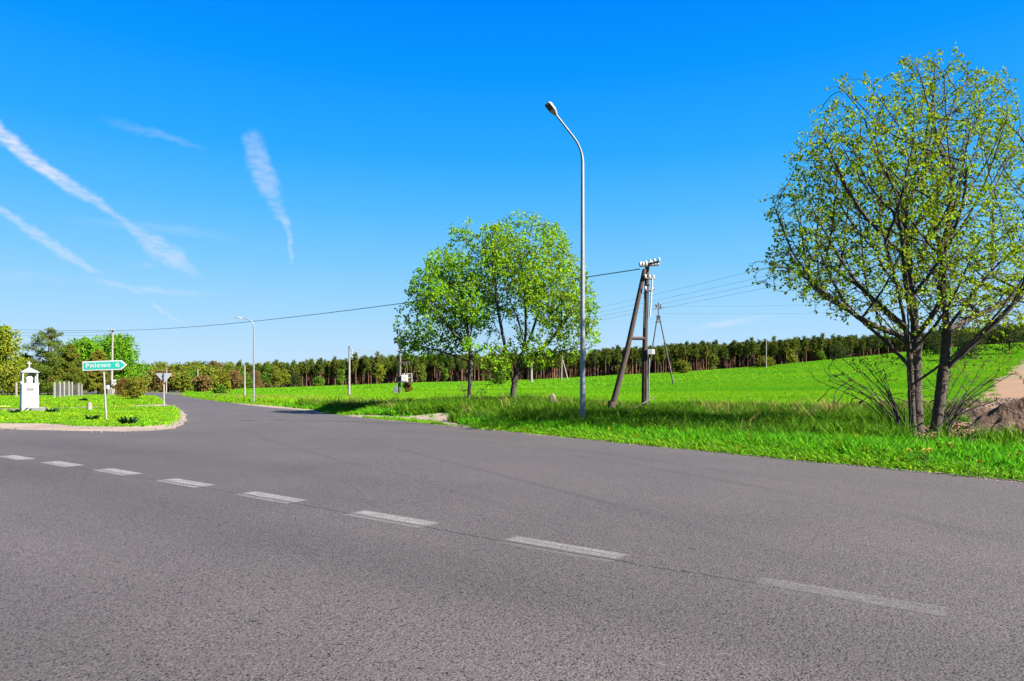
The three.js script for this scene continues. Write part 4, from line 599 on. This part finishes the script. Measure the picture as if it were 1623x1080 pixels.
{ // pole-mounted transformer
  const b = ground(633, 626.5), d = -b.z, s = d / F, h = (626.5 - 550) * s; trafoTop = b.clone().add(V(0, h, 0));
  const root = thing('transformer_pole', 'dark pole carrying a pale transformer and a grey cabinet', 'utility pole', b);
  part('post', cyl(0.17, 0.11, h + 0.2, 9, 0, -0.2, 0), std(col(.07, .06, .055), 0.95), root); part('conduit', cyl(0.06, 0.06, h * 0.45, 6, 0.14, h * 0.35, 0.1), concrete, root);
  const tr = part('transformer', bevelBox(0.75, 0.75, 0.6, 0.06).translate(0.62, 1.95, 0.1), whiteBox, root); for (let k = 0; k < 3; k++) part('bushing', cyl(0.05, 0.03, 0.22, 8, 0.42 + k * 0.2, 2.33, 0.1), porcelain, tr);
  const fr = new THREE.Group(); fr.name = 'platform'; root.add(fr); for (const y of [1.5, 2.05, 2.5]) part('rail', box(0.55, 0.07, 0.07, 1.28, y, 0.25), whiteBox, fr); for (const x of [1.03, 1.52]) part('upright', box(0.06, 1.06, 0.06, x, 2.0, 0.32), whiteBox, fr); part('shelf', box(1.7, 0.08, 0.6, 0.72, 1.5, 0.1), steel, fr); part('brace', bar(V(0.1, 0.9, 0.1), V(0.8, 1.46, 0.1), 0.035), rust, fr);
  part('crossarm', box(1.5, 0.1, 0.1, 0.6, h * 0.68, 0.1), rust, root); for (let k = 0; k < 4; k++) part('fuse_holder', cyl(0.05, 0.06, 0.34, 7, 0.2 + k * 0.32, h * 0.68 - 0.36, 0.12), rust, root);
  part('crossarm', box(0.7, 0.08, 0.08, 0, h - 0.5, 0.1), rust, root); for (const x of [-0.3, 0.3, 0]) part('insulator', cyl(0.05, 0.05, 0.2, 8, x, h - 0.46, 0.1), porcelain, root);
  const cab = part('cabinet', bevelBox(0.42, 1.0, 0.4, 0.03).translate(-0.42, 0.55, 0.1), std(col(.17, .22, .21), 0.7), root); part('door_handle', box(0.03, 0.12, 0.02, -0.3, 0.6, 0.31), black, cab);
}
let trestleTop;
{ // dark wooden trestle pole beside the lamp
  const b = ground(1021, 662), d = -b.z, s = d / F, q = (u, v, z = 0) => V((u - 1021) * s, (662 - v) * s, z);
  const root = thing('wooden_trestle_pole', 'dark wooden A-shaped pole with white insulators beside the tall lamp', 'utility pole', b);
  part('upright', (() => { const T = new Tri(); T.tube([q(1021, 667), q(1022, 560), q(1026, 418)], [0.125, 0.112, 0.09], 12); return T.geo(); })(), darkWood, root);
  part('strut', (() => { const T = new Tri(); T.tube([q(963, 668, .25), q(992, 560, .2), q(1021, 428, .1)], [0.14, 0.115, 0.09], 12); return T.geo(); })(), darkWood, root);
  part('footing_stub', (() => { const T = new Tri(); T.tube([q(960, 669, .5), q(967, 636, .48)], [0.15, 0.14], 10); return T.geo(); })(), darkWood, root);
  part('footing_stub', (() => { const T = new Tri(); T.tube([q(1017, 668, .32), q(1018, 644, .3)], [0.1, 0.095], 10); return T.geo(); })(), darkWood, root);
  part('crosspiece', bar(q(999, 537, .2), q(1021, 537, .05), 0.07, 0.07, 10), darkWood, root);
  part('conduit', bar(q(1026.5, 665, .16), q(1028, 566, .16), 0.024), zinc, root); part('conduit', bar(q(1029.5, 502, .1), q(1033.5, 440, .1), 0.03), whiteBox, root);
  const jb = part('junction_box', bevelBox(8 * s, 8.5 * s, 0.2, 0.015).translate(q(1028, 0).x, q(0, 558.5).y, .2), greyBox, root); part('box_lid', bevelBox(5 * s, 8 * s, 0.16, 0.012).translate(q(1033.3, 0).x, q(0, 558.5).y, .2), whiteBox, jb);
  const cross = (v, u0, u1, dz, n, tilt) => { const a = part('crossarm', bar(q(u0, v + tilt, dz), q(u1, v - tilt, -dz), 0.04, 0.04, 6), darkWood, root); for (let k = 0; k < n; k++) { const t = n > 1 ? k / (n - 1) : 0.5, p = q(lerp(u0, u1, t), v + tilt - 2 * tilt * t, lerp(dz, -dz, t)); const pr = [[0, -.02], [.035, -.02], [.055, .02], [.045, .06], [.058, .085], [.045, .13], [.015, .15], [0, .15]].map((e) => new THREE.Vector2(...e)); const g = new THREE.LatheGeometry(pr, 10); g.translate(p.x, p.y + 0.02, p.z); part('insulator', g, porcelain, root); } return a; };
  cross(421, 1013, 1045, 0.25, 7, 2.5); cross(418, 1019, 1042, -0.3, 5, 1); cross(442, 1021, 1038, 0.25, 3, 1); cross(461, 1021, 1036, 0.25, 2, 0.5);
  part('bracket', bar(q(1018, 466, .12), q(1037, 459, .1), 0.02), rust, root);
  part('iron_strap', new THREE.TorusGeometry(0.125, 0.016, 6, 16).rotateX(Math.PI / 2).translate(q(1025.5, 0).x, q(0, 452).y, 0), rust, root); part('iron_strap', new THREE.TorusGeometry(0.15, 0.016, 6, 16).rotateX(Math.PI / 2).translate(q(1022, 0).x, q(0, 437).y, 0.06), rust, root);
  part('down_lead', bar(q(1020, 475, .14), q(1021, 520, .13), 0.012), std(col(.06, .12, .1), 0.6), root);
  trestleTop = b.clone().add(q(1013, 428, .2));
  const st = single('fallen_branch', (() => { const T = new Tri(), a = ground(986, 660), e = b.clone().add(q(1037, 629, .3)); T.tube([a.add(V(0, .03, 0)), a.clone().lerp(e, .5).add(V(0, .02, 0)), e], [.035, .028, .02], 6); return T.geo(); })(), std(col(.36, .29, .23), 1), 'pale broken branch leaning against the foot of the wooden pole', 'branch');
}
{ // steel trestle in the field
  const b = at(1050, 112), d = 112, s = d / F, base = b, apex = px(1043.7, 500, d).sub(b), root = thing('steel_trestle_pole', 'thin steel A-frame power pole standing in the green field', 'utility pole', b), foot = (x) => V(x, -0.2, 0);
  const fL = px(1024, 592, d).sub(b), fR = px(1068, 590, d).sub(b); fL.y = height(b.x + fL.x, d) - b.y - 0.1; fR.y = height(b.x + fR.x, d) - b.y - 0.1;
  const steel = std(col(.055, .058, .065), 0.7); part('leg', bar(fL, apex.clone().add(V(-0.12, 0, 0)), 0.13, 0.1), steel, root); part('leg', bar(fR, apex.clone().add(V(0.12, 0, 0)), 0.13, 0.1), steel, root);
  const top = px(1043.7, 481, d).sub(b); part('mast', bar(apex.clone().add(V(0, -0.9, 0)), top, 0.1, 0.08), steel, root); part('collar', box(0.75, 0.16, 0.3, apex.x, apex.y - 0.2, 0), steel, root); part('collar', box(0.95, 0.16, 0.3, apex.x, apex.y - 1.1, 0), steel, root);
  const ax = px(1043.7, 487, d).sub(b); part('crossarm', bar(ax.clone().add(V(-1.0, -0.3, 0.5)), ax.clone().add(V(1.1, 0, -0.5)), 0.06), steel, root); part('crossarm', bar(ax.clone().add(V(-0.7, 0.45, 0.4)), ax.clone().add(V(0.6, -0.35, -0.3)), 0.05), steel, root); for (const x of [-0.35, 0.35, 0]) part('insulator', cyl(0.13, 0.1, 0.5, 8, ax.x + x, ax.y - 0.05 + (x ? 0 : 0.35), 0), std(col(.08, .06, .06), 0.5), root);
}
function wire(label, a, b, sag, r, group, mat = black) { const pts = [], n = 40; for (let k = 0; k <= n; k++) { const t = k / n, p = a.clone().lerp(b, t); p.y -= 4 * sag * t * (1 - t); pts.push(p); } const T = new Tri(); T.tube(pts, pts.map(() => r), 5); return single('overhead_wire', T.geo(), mat, label, 'wire', group); }
{
  const cable = std(col(.03, .06, .055), 0.6), pole = px(178.5, 524, 92);
  wire('thick dark cable sagging from the wooden pole to the concrete pole', trestleTop, pole, 0.62, 0.022, null, cable);
  wire('dark cable running left from the concrete pole, uppermost', pole, px(-80, 519, 84), 0.15, 0.02, 'cables left of the concrete pole', cable); wire('dark cable running left from the concrete pole, lower', px(178, 526, 92), px(-80, 526, 84), 0.15, 0.018, 'cables left of the concrete pole', cable); wire('thin cable running left from below the concrete pole top', px(176, 531, 92), px(-80, 529, 88), 0.2, 0.012, 'cables left of the concrete pole', cable);
  const grey = std(col(.14, .17, .21), 0.6), end = [[4.55, -5.2], [4.25, -5.0], [3.95, -4.8], [3.7, -4.6]];
  [0, 1, 2, 3].forEach((k) => { const a = trafoTop.clone().add(V(0, -0.1 - 0.16 * k, 0)), B = px(1223, [408, 421, 431, 440][k], 28), c = B.clone().add(B.clone().sub(a).multiplyScalar(0.35)); wire('thin grey wire rising from the transformer pole past the big tree', a, c, 0.5, 0.0048, 'thin wires above the field', grey); });
  for (const [v0, v1, k] of [[486, 478, 0], [497, 495, 1]]) { wire('faint wire running from the steel A-frame towards the large tree', px(1046, v0, 112), px(1660, v1 - 14, 100), 0.6, 0.012, 'faint wires of the steel pole', grey); wire('faint wire running from the steel A-frame towards the transformer pole', px(1040, v0, 112), px(640, 540 + 6 * k, 85.5), 0.8, 0.01, 'faint wires left of the steel pole', grey); }
  for (const y of [0.35, 0.7, 1.05]) wire('faint wire between the grey pole and the transformer pole', far2.clone().add(V(0.3, px(553, 551, -far2.z).y - far2.y - y + 0.1, 0.05)), trafoTop.clone().add(V(-0.2, -y * 0.9, 0.1)), 0.12, 0.01, 'faint wires of the grey pole', grey);
}
// ---------------------------------------------------------------- signs
{
  const b = ground(168.5, 667), d = -b.z, s = d / F, q = (u, v) => [(u - 168.5) * s, (667 - v) * s];
  const root = thing('direction_sign', 'green arrow-shaped direction sign with white lettering on a post', 'road sign', b, null, 0.16);
  const bt = q(168.5, 672), tp = q(163.8, 577); part('post', bar(V(bt[0], bt[1], 0), V(tp[0], tp[1], 0), 0.036, 0.034, 12), std(col(.42, .41, .38), 0.6, { map: zincTex, metalness: 0.2 }), root);
  const arrow = (m) => { const p = [[134.6 + m, 574 + m * 0.95], [191 - m * 0.5, 571.4 + m], [198.6 - m * 1.35, 578.5], [191 - m * 0.5, 586.2 - m], [134.8 + m, 588 - m * 0.95]].map((e) => q(...e)), S = new THREE.Shape(); S.moveTo(...p[0]); p.slice(1).forEach((e) => S.lineTo(...e)); S.closePath(); return S; };
  const pl = part('plate', new THREE.ExtrudeGeometry(arrow(0), { depth: 0.02, bevelSize: 0.012, bevelThickness: 0.004, bevelSegments: 2 }).translate(0, 0, 0.04), std(col(.5, .51, .5), 0.45), root); part('green_field', new THREE.ExtrudeGeometry(arrow(1.7), { depth: 0.004, bevelEnabled: false }).translate(0, 0, 0.065), std(col(.01, .4, .3), 0.45), pl);
  const font = await new FontLoader().loadAsync('fonts/droid/droid_sans_bold.typeface.json'), put = (t, u, v, size, sx) => { const g = new TextGeometry(t, { font, size, depth: 0.004, curveSegments: 4 }); g.scale(sx, 1, 1); const e = q(u, v); g.rotateZ(0.045); g.translate(e[0], e[1], 0.0695); return g; };
  part('lettering', put('Pniewo', 138.6, 583.6, 6.7 * s, 1.15), std(col(.52, .53, .52), 0.5), pl, 'white lettering Pniewo'); part('numeral', put('6', 182.6, 582.2, 6.7 * s, 1.25), std(col(.52, .53, .52), 0.5), pl, 'white numeral 6');
  for (const v of [576, 584]) part('clamp', box(0.12, 0.03, 0.07, q(164.2, 0)[0], q(0, v)[1], 0.02), steel, root);
}
{
  const b = ground(259.5, 645.5), d = -b.z, s = d / F, root = thing('give_way_sign', 'back of a grey triangular sign on a thin post at the corner', 'road sign', b, null, 0.35), w = 23.5 * s, t = (645.5 - 592) * s, hh = 15.5 * s;
  part('post', cyl(0.034, 0.034, t - hh * 0.95, 12, 0, -0.1, 0), std(col(.45, .45, .44), 0.55, { metalness: 0.2 }), root); part('post_top', cyl(0.032, 0.032, hh * 1.0, 10, -0.02, t - hh * 1.0, 0.0), std(col(.06, .06, .075), 0.6), root);
  const S = new THREE.Shape(), r = 0.05; S.moveTo(-w / 2 + r, t); S.lineTo(w / 2 - r, t); S.quadraticCurveTo(w / 2, t, w / 2 - r * 0.5, t - r); S.lineTo(r * 0.6, t - hh + r * 0.6); S.quadraticCurveTo(0, t - hh, -r * 0.6, t - hh + r * 0.6); S.lineTo(-w / 2 + r * 0.5, t - r); S.quadraticCurveTo(-w / 2, t, -w / 2 + r, t);
  part('plate', new THREE.ExtrudeGeometry(S, { depth: 0.012, bevelSize: 0.008, bevelThickness: 0.006, bevelSegments: 2 }).translate(0, 0, -0.06), std(col(.36, .38, .4), 0.5, { metalness: 0.3 }), root);
  part('clamp', box(0.1, 0.03, 0.09, -0.02, t - 0.12, -0.01), steel, root); part('clamp', box(0.1, 0.03, 0.09, -0.02, t - hh * 0.6, -0.01), steel, root);
}
// ---------------------------------------------------------------- wayside shrine
{
  const b = ground(46, 651.5), d = -b.z, s = d / F;
  const root = thing('wayside_shrine', 'white roadside shrine with statue, canopy and cross', 'shrine', b, null, 0.78), W = 0.74, Hp = 1.42, Dp = 0.62;
  const pd = new THREE.CylinderGeometry(W * 0.7071 * 0.97, W * 0.7071, Hp, 4, 1); pd.rotateY(Math.PI / 4); pd.scale(1, 1, Dp / W); pd.translate(0, Hp / 2 - 0.03, 0); const ped = part('pedestal', pd.toNonIndexed(), white, root); ped.geometry.computeVertexNormals();
  part('cornice', bevelBox(W * 1.04, 0.06, Dp * 1.06, 0.012).translate(0, Hp, 0), white, root); part('plaque', bevelBox(0.3, 0.14, 0.03, 0.004).translate(0, 1.14, Dp / 2 + 0.0), std(col(.1, .1, .105), 0.6), root);
  for (let k = 0; k < 3; k++) part('plaque_line', box(0.22, 0.014, 0.004, 0, 1.175 - k * 0.035, Dp / 2 + 0.018), std(col(.26, .26, .25), 0.6), root);
  for (const [x, z] of [[-1, -1], [1, -1], [-1, 1], [1, 1]]) part('column', bevelBox(0.06, 0.58, 0.06, 0.008).translate(x * W * 0.42, Hp + 0.31, z * Dp * 0.4), std(col(.5, .52, .54), 0.6), root);
  const rf = new THREE.ConeGeometry(W * 0.74, 0.26, 4, 1); rf.rotateY(Math.PI / 4); rf.scale(1, 1, Dp / W * 1.05); rf.translate(0, Hp + 0.76, 0); const roof = part('canopy_roof', rf.toNonIndexed(), std(col(.4, .43, .46), 0.5, { metalness: 0.1 }), root); roof.geometry.computeVertexNormals(); part('eaves', box(W * 1.06, 0.035, Dp * 1.1, 0, Hp + 0.615, 0), std(col(.3, .32, .34), 0.6), root);
  part('cross', merge([box(0.045, 0.32, 0.045, 0, Hp + 1.03, 0), box(0.19, 0.045, 0.043, 0, Hp + 1.09, 0)]), std(col(.48, .5, .52), 0.5), root);
  const st = new THREE.LatheGeometry([[0, 0], [.14, 0], [.13, .08], [.12, .2], [.135, .28], [.12, .34], [.06, .375], [.05, .385], [.068, .42], [.07, .455], [.05, .49], [0, .51]].map((e) => new THREE.Vector2(...e)), 20); st.scale(1.12, 1.08, 0.9); st.translate(0, Hp + 0.03, 0); const arm = new Tri(); arm.tube([V(-.12, Hp + .33, 0), V(-.13, Hp + .24, .06), V(-.02, Hp + .25, .12)], [.035, .032, .022], 8); arm.tube([V(.12, Hp + .33, 0), V(.13, Hp + .24, .06), V(.02, Hp + .25, .12)], [.035, .032, .022], 8);
  part('statue', merge([st, (() => { const g = arm.geo(); return g; })()]), std(col(.6, .6, .58), 0.6), root);
  part('lantern', merge([cyl(.05, .05, .13, 8, 0, 0.03, Dp / 2 + 0.09), cyl(.055, .02, .05, 8, 0, 0.16, Dp / 2 + 0.09)]), std(col(.2, .2, .22), 0.5), root);
  const slab = single('stone_slab', bevelBox(0.62, 0.22, 0.4, 0.05).rotateY(0.3).translate(b.x + 0.72, b.y + 0.09, b.z + 0.3), std(col(.32, .33, .33), 0.95, { map: concreteTex }), 'grey stone slab at the foot of the white shrine', 'stone');
  const R = rng(61); for (let k = 0; k < 7; k++) { const f = thing('garden_flower', 'pale yellow flower in the grass in front of the white shrine', 'flower', V(b.x - 1.5 + (k < 5 ? R() * 0.9 : 1.3 + R() * 0.6), 0, b.z + 0.2 + R() * 0.5), 'flowers at the shrine'); f.position.y = height(f.position.x, -f.position.z); part('stem', cyl(.008, .006, .22, 5), std(col(.08, .16, .02), 1), f); const g = new THREE.SphereGeometry(.07, 8, 5); g.scale(1, .55, 1); g.translate(0, .24, 0); part('bloom', g, std(col(.55, .5, .1), 0.9), f); }
}
// ---------------------------------------------------------------- fence, stump, rocks, heap
{
  const posts = [[25.3, 634, 607], [85.8, 633, 607.2], [94.2, 630, 606], [101, 627, 605.7], [108.4, 626, 605], [113.8, 625.7, 606.2], [124, 622.7, 608], [129, 622, 609]], deps = [58, 60, 63, 66, 69, 72, 78, 82], tops = [];
  posts.forEach(([u, v, t], i) => { const d = deps[i], b = at(u, d), topY = px(u, t, d).y, h = Math.max(0.9, topY - b.y), root = thing('fence_post', i === 0 ? 'pale concrete fence post left of the white shrine' : 'pale concrete post of the wire fence behind the shrine', 'fence post', b, i ? 'posts of the wire fence' : undefined); part('shaft', bevelBox(0.14, h + 0.2, 0.12, 0.02).translate(0, h / 2 - 0.1, 0), concrete, root); part('cap', bevelBox(0.12, 0.05, 0.1, 0.015).translate(0, h + 0.02, 0), concrete, root); tops.push([b, h]); });
  const mesh = []; for (let i = 1; i + 1 < tops.length; i++) for (let k = 0; k < 7; k++) { const a = tops[i], c = tops[i + 1]; mesh.push(bar(a[0].clone().add(V(0, 0.12 + a[1] * 0.13 * k, 0)), c[0].clone().add(V(0, 0.12 + c[1] * 0.13 * k, 0)), 0.008, 0.008, 4)); }
  for (let i = 1; i + 1 < tops.length; i++) for (let k = 1; k < 22; k++) { const p = tops[i][0].clone().lerp(tops[i + 1][0], k / 22); mesh.push(bar(p.clone().add(V(0, 0.1, 0)), p.clone().add(V(0, tops[i][1] * 0.9, 0)), 0.006, 0.006, 4)); }
  single('wire_fence', merge(mesh), steel, 'thin grey wire netting strung between the fence posts', 'fence');
  const sp = ground(141, 651.5); const T = new Tri(); T.tube([V(0, -.1, 0), V(.01, .25, 0), V(0, .42, 0), V(0, .46, 0)], [.13, .12, .1, .03], 10); const sg = T.geo(); sg.translate(sp.x, sp.y, sp.z); single('marker_stone', sg, concrete, 'short pale stone marker beside the sandy track', 'marker stone');
  const rock = (u, v, w, hh, dd, mat, label, name, seed, lift = 0) => { const b = ground(u, v), g = new THREE.IcosahedronGeometry(1, 1), p = g.attributes.position; for (let k = 0; k < p.count; k++) { const x = p.getX(k), y = p.getY(k), z = p.getZ(k), q = 0.62 + 0.6 * hash(Math.round(x * 40) + seed, Math.round(y * 40), Math.round(z * 40)) + 0.15 * x * y; p.setXYZ(k, x * w * q + b.x, Math.max(-0.1, y * hh * q) + b.y + lift, z * dd * q + b.z); } g.computeVertexNormals(); return single(name, g, mat, label, name === 'rock' ? 'rock' : 'soil heap'); };
  rock(875, 651, .38, .66, .3, std(col(.34, .28, .24), 0.95, { map: barkTex }), 'pale rock standing in the grass between the forked tree and the lamp', 'rock', 4);
  rock(1017, 666, .13, .14, .13, std(col(.3, .26, .22), 0.95), 'small stone at the foot of the dark wooden pole', 'rock', 9);
  const soilM = new THREE.MeshStandardMaterial({ color: col(.2, .12, .075), roughness: 1, map: barkTex, bumpMap: soilBump, bumpScale: 0.05 });
  const heap = (x, d, w, h, dd, seed, label) => { const T2 = new Tri(), n = 40, y0 = height(x, d); for (let j = 0; j <= n; j++) for (let i = 0; i <= n; i++) { const a = i / n * 2 - 1, b = j / n * 2 - 1, r = Math.hypot(a, b), e = clamp(1 - r), q = smooth(0, 0.75, e) * h * (0.65 + 0.7 * fbm(a * 2.2 + seed, b * 2.2, seed, 4)) + (fbm(a * 11, b * 11, seed, 2) - 0.5) * 0.16 * smooth(0, 0.3, e); T2.p.push(x + a * w, height(x + a * w, d + b * dd) - 0.02 + q - (r > 0.97 ? 0.05 : 0), -(d + b * dd)); T2.uv.push(a * w / 1.5, b * dd / 1.5); } for (let j = 0; j < n; j++) for (let i = 0; i < n; i++) { const a = j * (n + 1) + i; T2.i.push(a, a + 1, a + n + 1, a + n + 1, a + 1, a + n + 2); } const g = T2.geo(); g.computeVertexNormals(); single('soil_heap', g, soilM, label, 'soil heap'); };
  heap(14.3, 18.8, 2.1, 1.05, 1.1, 3, 'dark heap of earth at the edge of the bare soil'); heap(16.6, 21.5, 2.2, 0.75, 1.3, 6, 'low pale earth bank behind the dark heap'); heap(17.6, 25.5, 1.6, 0.5, 1.2, 8, 'small earth lump high on the bare soil');
  // clods and stones on the bare soil
  const R = rng(81), list = [], M = new THREE.Matrix4(); for (let k = 0; k < 16000; k++) { const d = 15 + R() * 35, x = d * (0.6 + R() * 0.2); if (!inPoly(soilArea, x, d) && !(k % 9 === 0 && Math.hypot(x - 13, d - 18) < 3)) continue; const s = 0.012 + 0.06 * R() ** 5; M.compose(V(x, height(x, d) + s * 0.2, -d), new THREE.Quaternion().setFromEuler(new THREE.Euler(R() * 6, R() * 6, 0)), V(s, s * 0.7, s)); list.push(M.clone()); }
  const o = new THREE.InstancedMesh(new THREE.IcosahedronGeometry(1, 0), std(col(.24, .17, .12), 1), list.length); list.forEach((m, i) => { o.setMatrixAt(i, m); const k = 0.6 + 0.8 * R(); o.setColorAt(i, col(k, k, k)); }); o.name = 'soil_clods'; o.userData = { kind: 'stuff', label: 'clods and stones on the bare soil', category: 'soil' }; o.castShadow = o.receiveShadow = true; scene.add(o);
}
{ // dandelions in the verge
  const spots = [[1441, 724], [1454, 723], [1459, 722], [1466, 724], [1470, 724], [1475, 723.5], [1460, 735], [1469, 730], [1487, 712], [1489, 716.5], [1502, 712], [1504, 714], [1508, 711], [1496, 705], [1525, 714], [1512, 718], [1535, 738], [1552, 745], [1554, 742], [1614, 730], [1601, 732], [1618, 726], [1450, 726]], R = rng(91), petal = std(col(.6, .5, .012), 0.9), green = std(col(.1, .19, .02), 1);
  const head = (() => { const T = new Tri(), Q = rng(3); for (let k = 0; k < 40; k++) { const a = k / 40 * 6.2832 * 3, t = (k % 3) / 3; T.leaf(0, 0, 0, Math.cos(a) * (1 - t * 0.4), 0.25 + t * 0.7, Math.sin(a) * (1 - t * 0.4), -Math.sin(a), 0, Math.cos(a), 0.045, 0.014, [1, 1, 1]); } return T.geo(); })();
  petal.side = THREE.DoubleSide;
  for (const [u, v] of spots) { const h = 0.2 + 0.1 * R(), p = ground(u, v + h * 65), f = thing('dandelion', 'yellow dandelion in the verge in front of the large tree', 'flower', p, 'dandelions in the verge', R() * 6); part('stem', cyl(.005, .004, h, 5), green, f); const hd = part('flower_head', head, petal, f); hd.position.y = h; hd.scale.setScalar(0.75 + 0.35 * R()); hd.rotation.z = (R() - 0.5) * 0.8; hd.rotation.x = R() * 0.6; }
  // saplings and weeds
  const sap = (u, v, h, lean, label, seed, c, leafy) => { const b = ground(u, v), Q = rng(seed), root = thing('sapling', label, 'plant', b), N = grow({ stems: [{ pts: [V(0, 0, 0), V(lean * 0.5, h * 0.5, 0.05), V(lean, h, 0)] }, { pts: [V(0.05, 0, 0.05), V(lean * 0.1, h * 0.4, 0.1), V(lean * 0.4, h * 0.7, 0.2)] }], points: Array.from({ length: 40 }, () => V(lean * 0.7 + (Q() - 0.5) * h * 0.8, h * (0.4 + 0.7 * Q()), (Q() - 0.5) * h * 0.6)), step: 0.1, reach: 0.8, kill: 0.16, seed, tip: 0.006 }); N.forEach((n) => { n.r = Math.max(n.r, 0.008); }); const T = new Tri(); for (const k of chains(N)) T.tube(k.ids.map((i) => N[i].p), k.ids.map((i) => N[i].r), 4); part('stems', T.geo(), twigMat, root).userData.kind = 'stuff'; part('foliage', leaves(N, Q, { color: c, L: 0.1, W: 0.08, per: leafy, maxR: 0.02, chance: 0.3, spread: 0.1 }), foliage, root); };
  sap(739, 636, 1.3, -0.35, 'thin leafy sapling beside the single trunk of the left tree', 51, [.13, .2, .02], 2);
  sap(762, 640, 1.0, 0.1, 'leafy shoots beside the right foot of the single trunk', 52, [.13, .23, .02], 3.5);
  sap(1310, 664, 0.7, 0.3, 'low leafy weed in the shade left of the large tree', 53, [.09, .16, .02], 4); sap(1255, 668, 0.6, 0.1, 'small dark weed in the rough grass before the field', 54, [.07, .13, .02], 4);
  sap(1500, 672, 0.45, 0.15, 'dark green weed right of the two stems of the large tree', 55, [.07, .16, .015], 5);
  const dock = (u, v, r, label) => { const b = ground(u, v), Q = rng(u), T = new Tri(); for (let k = 0; k < 60; k++) { const a = Q() * 6.28, t = Q(); T.leaf(Math.cos(a) * r * 0.3 * t, 0.03, Math.sin(a) * r * 0.3 * t, Math.cos(a) * 0.8, 0.3 + 0.5 * Q(), Math.sin(a) * 0.8, -Math.sin(a), 0, Math.cos(a), r * (0.5 + 0.5 * Q()), r * 0.26, tint(Q, [.035, .11, .02], 0.3)); } const root = thing('weed', label, 'plant', b); part('foliage', T.geo(), foliage, root); };
  dock(203, 673.5, 0.42, 'dark leafy weed at the front edge of the grass island'); dock(146, 667, 0.34, 'dark leafy weed left of the direction sign post'); dock(131, 637, 0.5, 'dark leafy weed on the grass mound behind the track'); dock(82, 655, 0.4, 'dark leafy plants at the right foot of the white shrine'); dock(23, 656, 0.35, 'dark leafy plants at the left foot of the white shrine');
}
renderer.render(scene, camera);
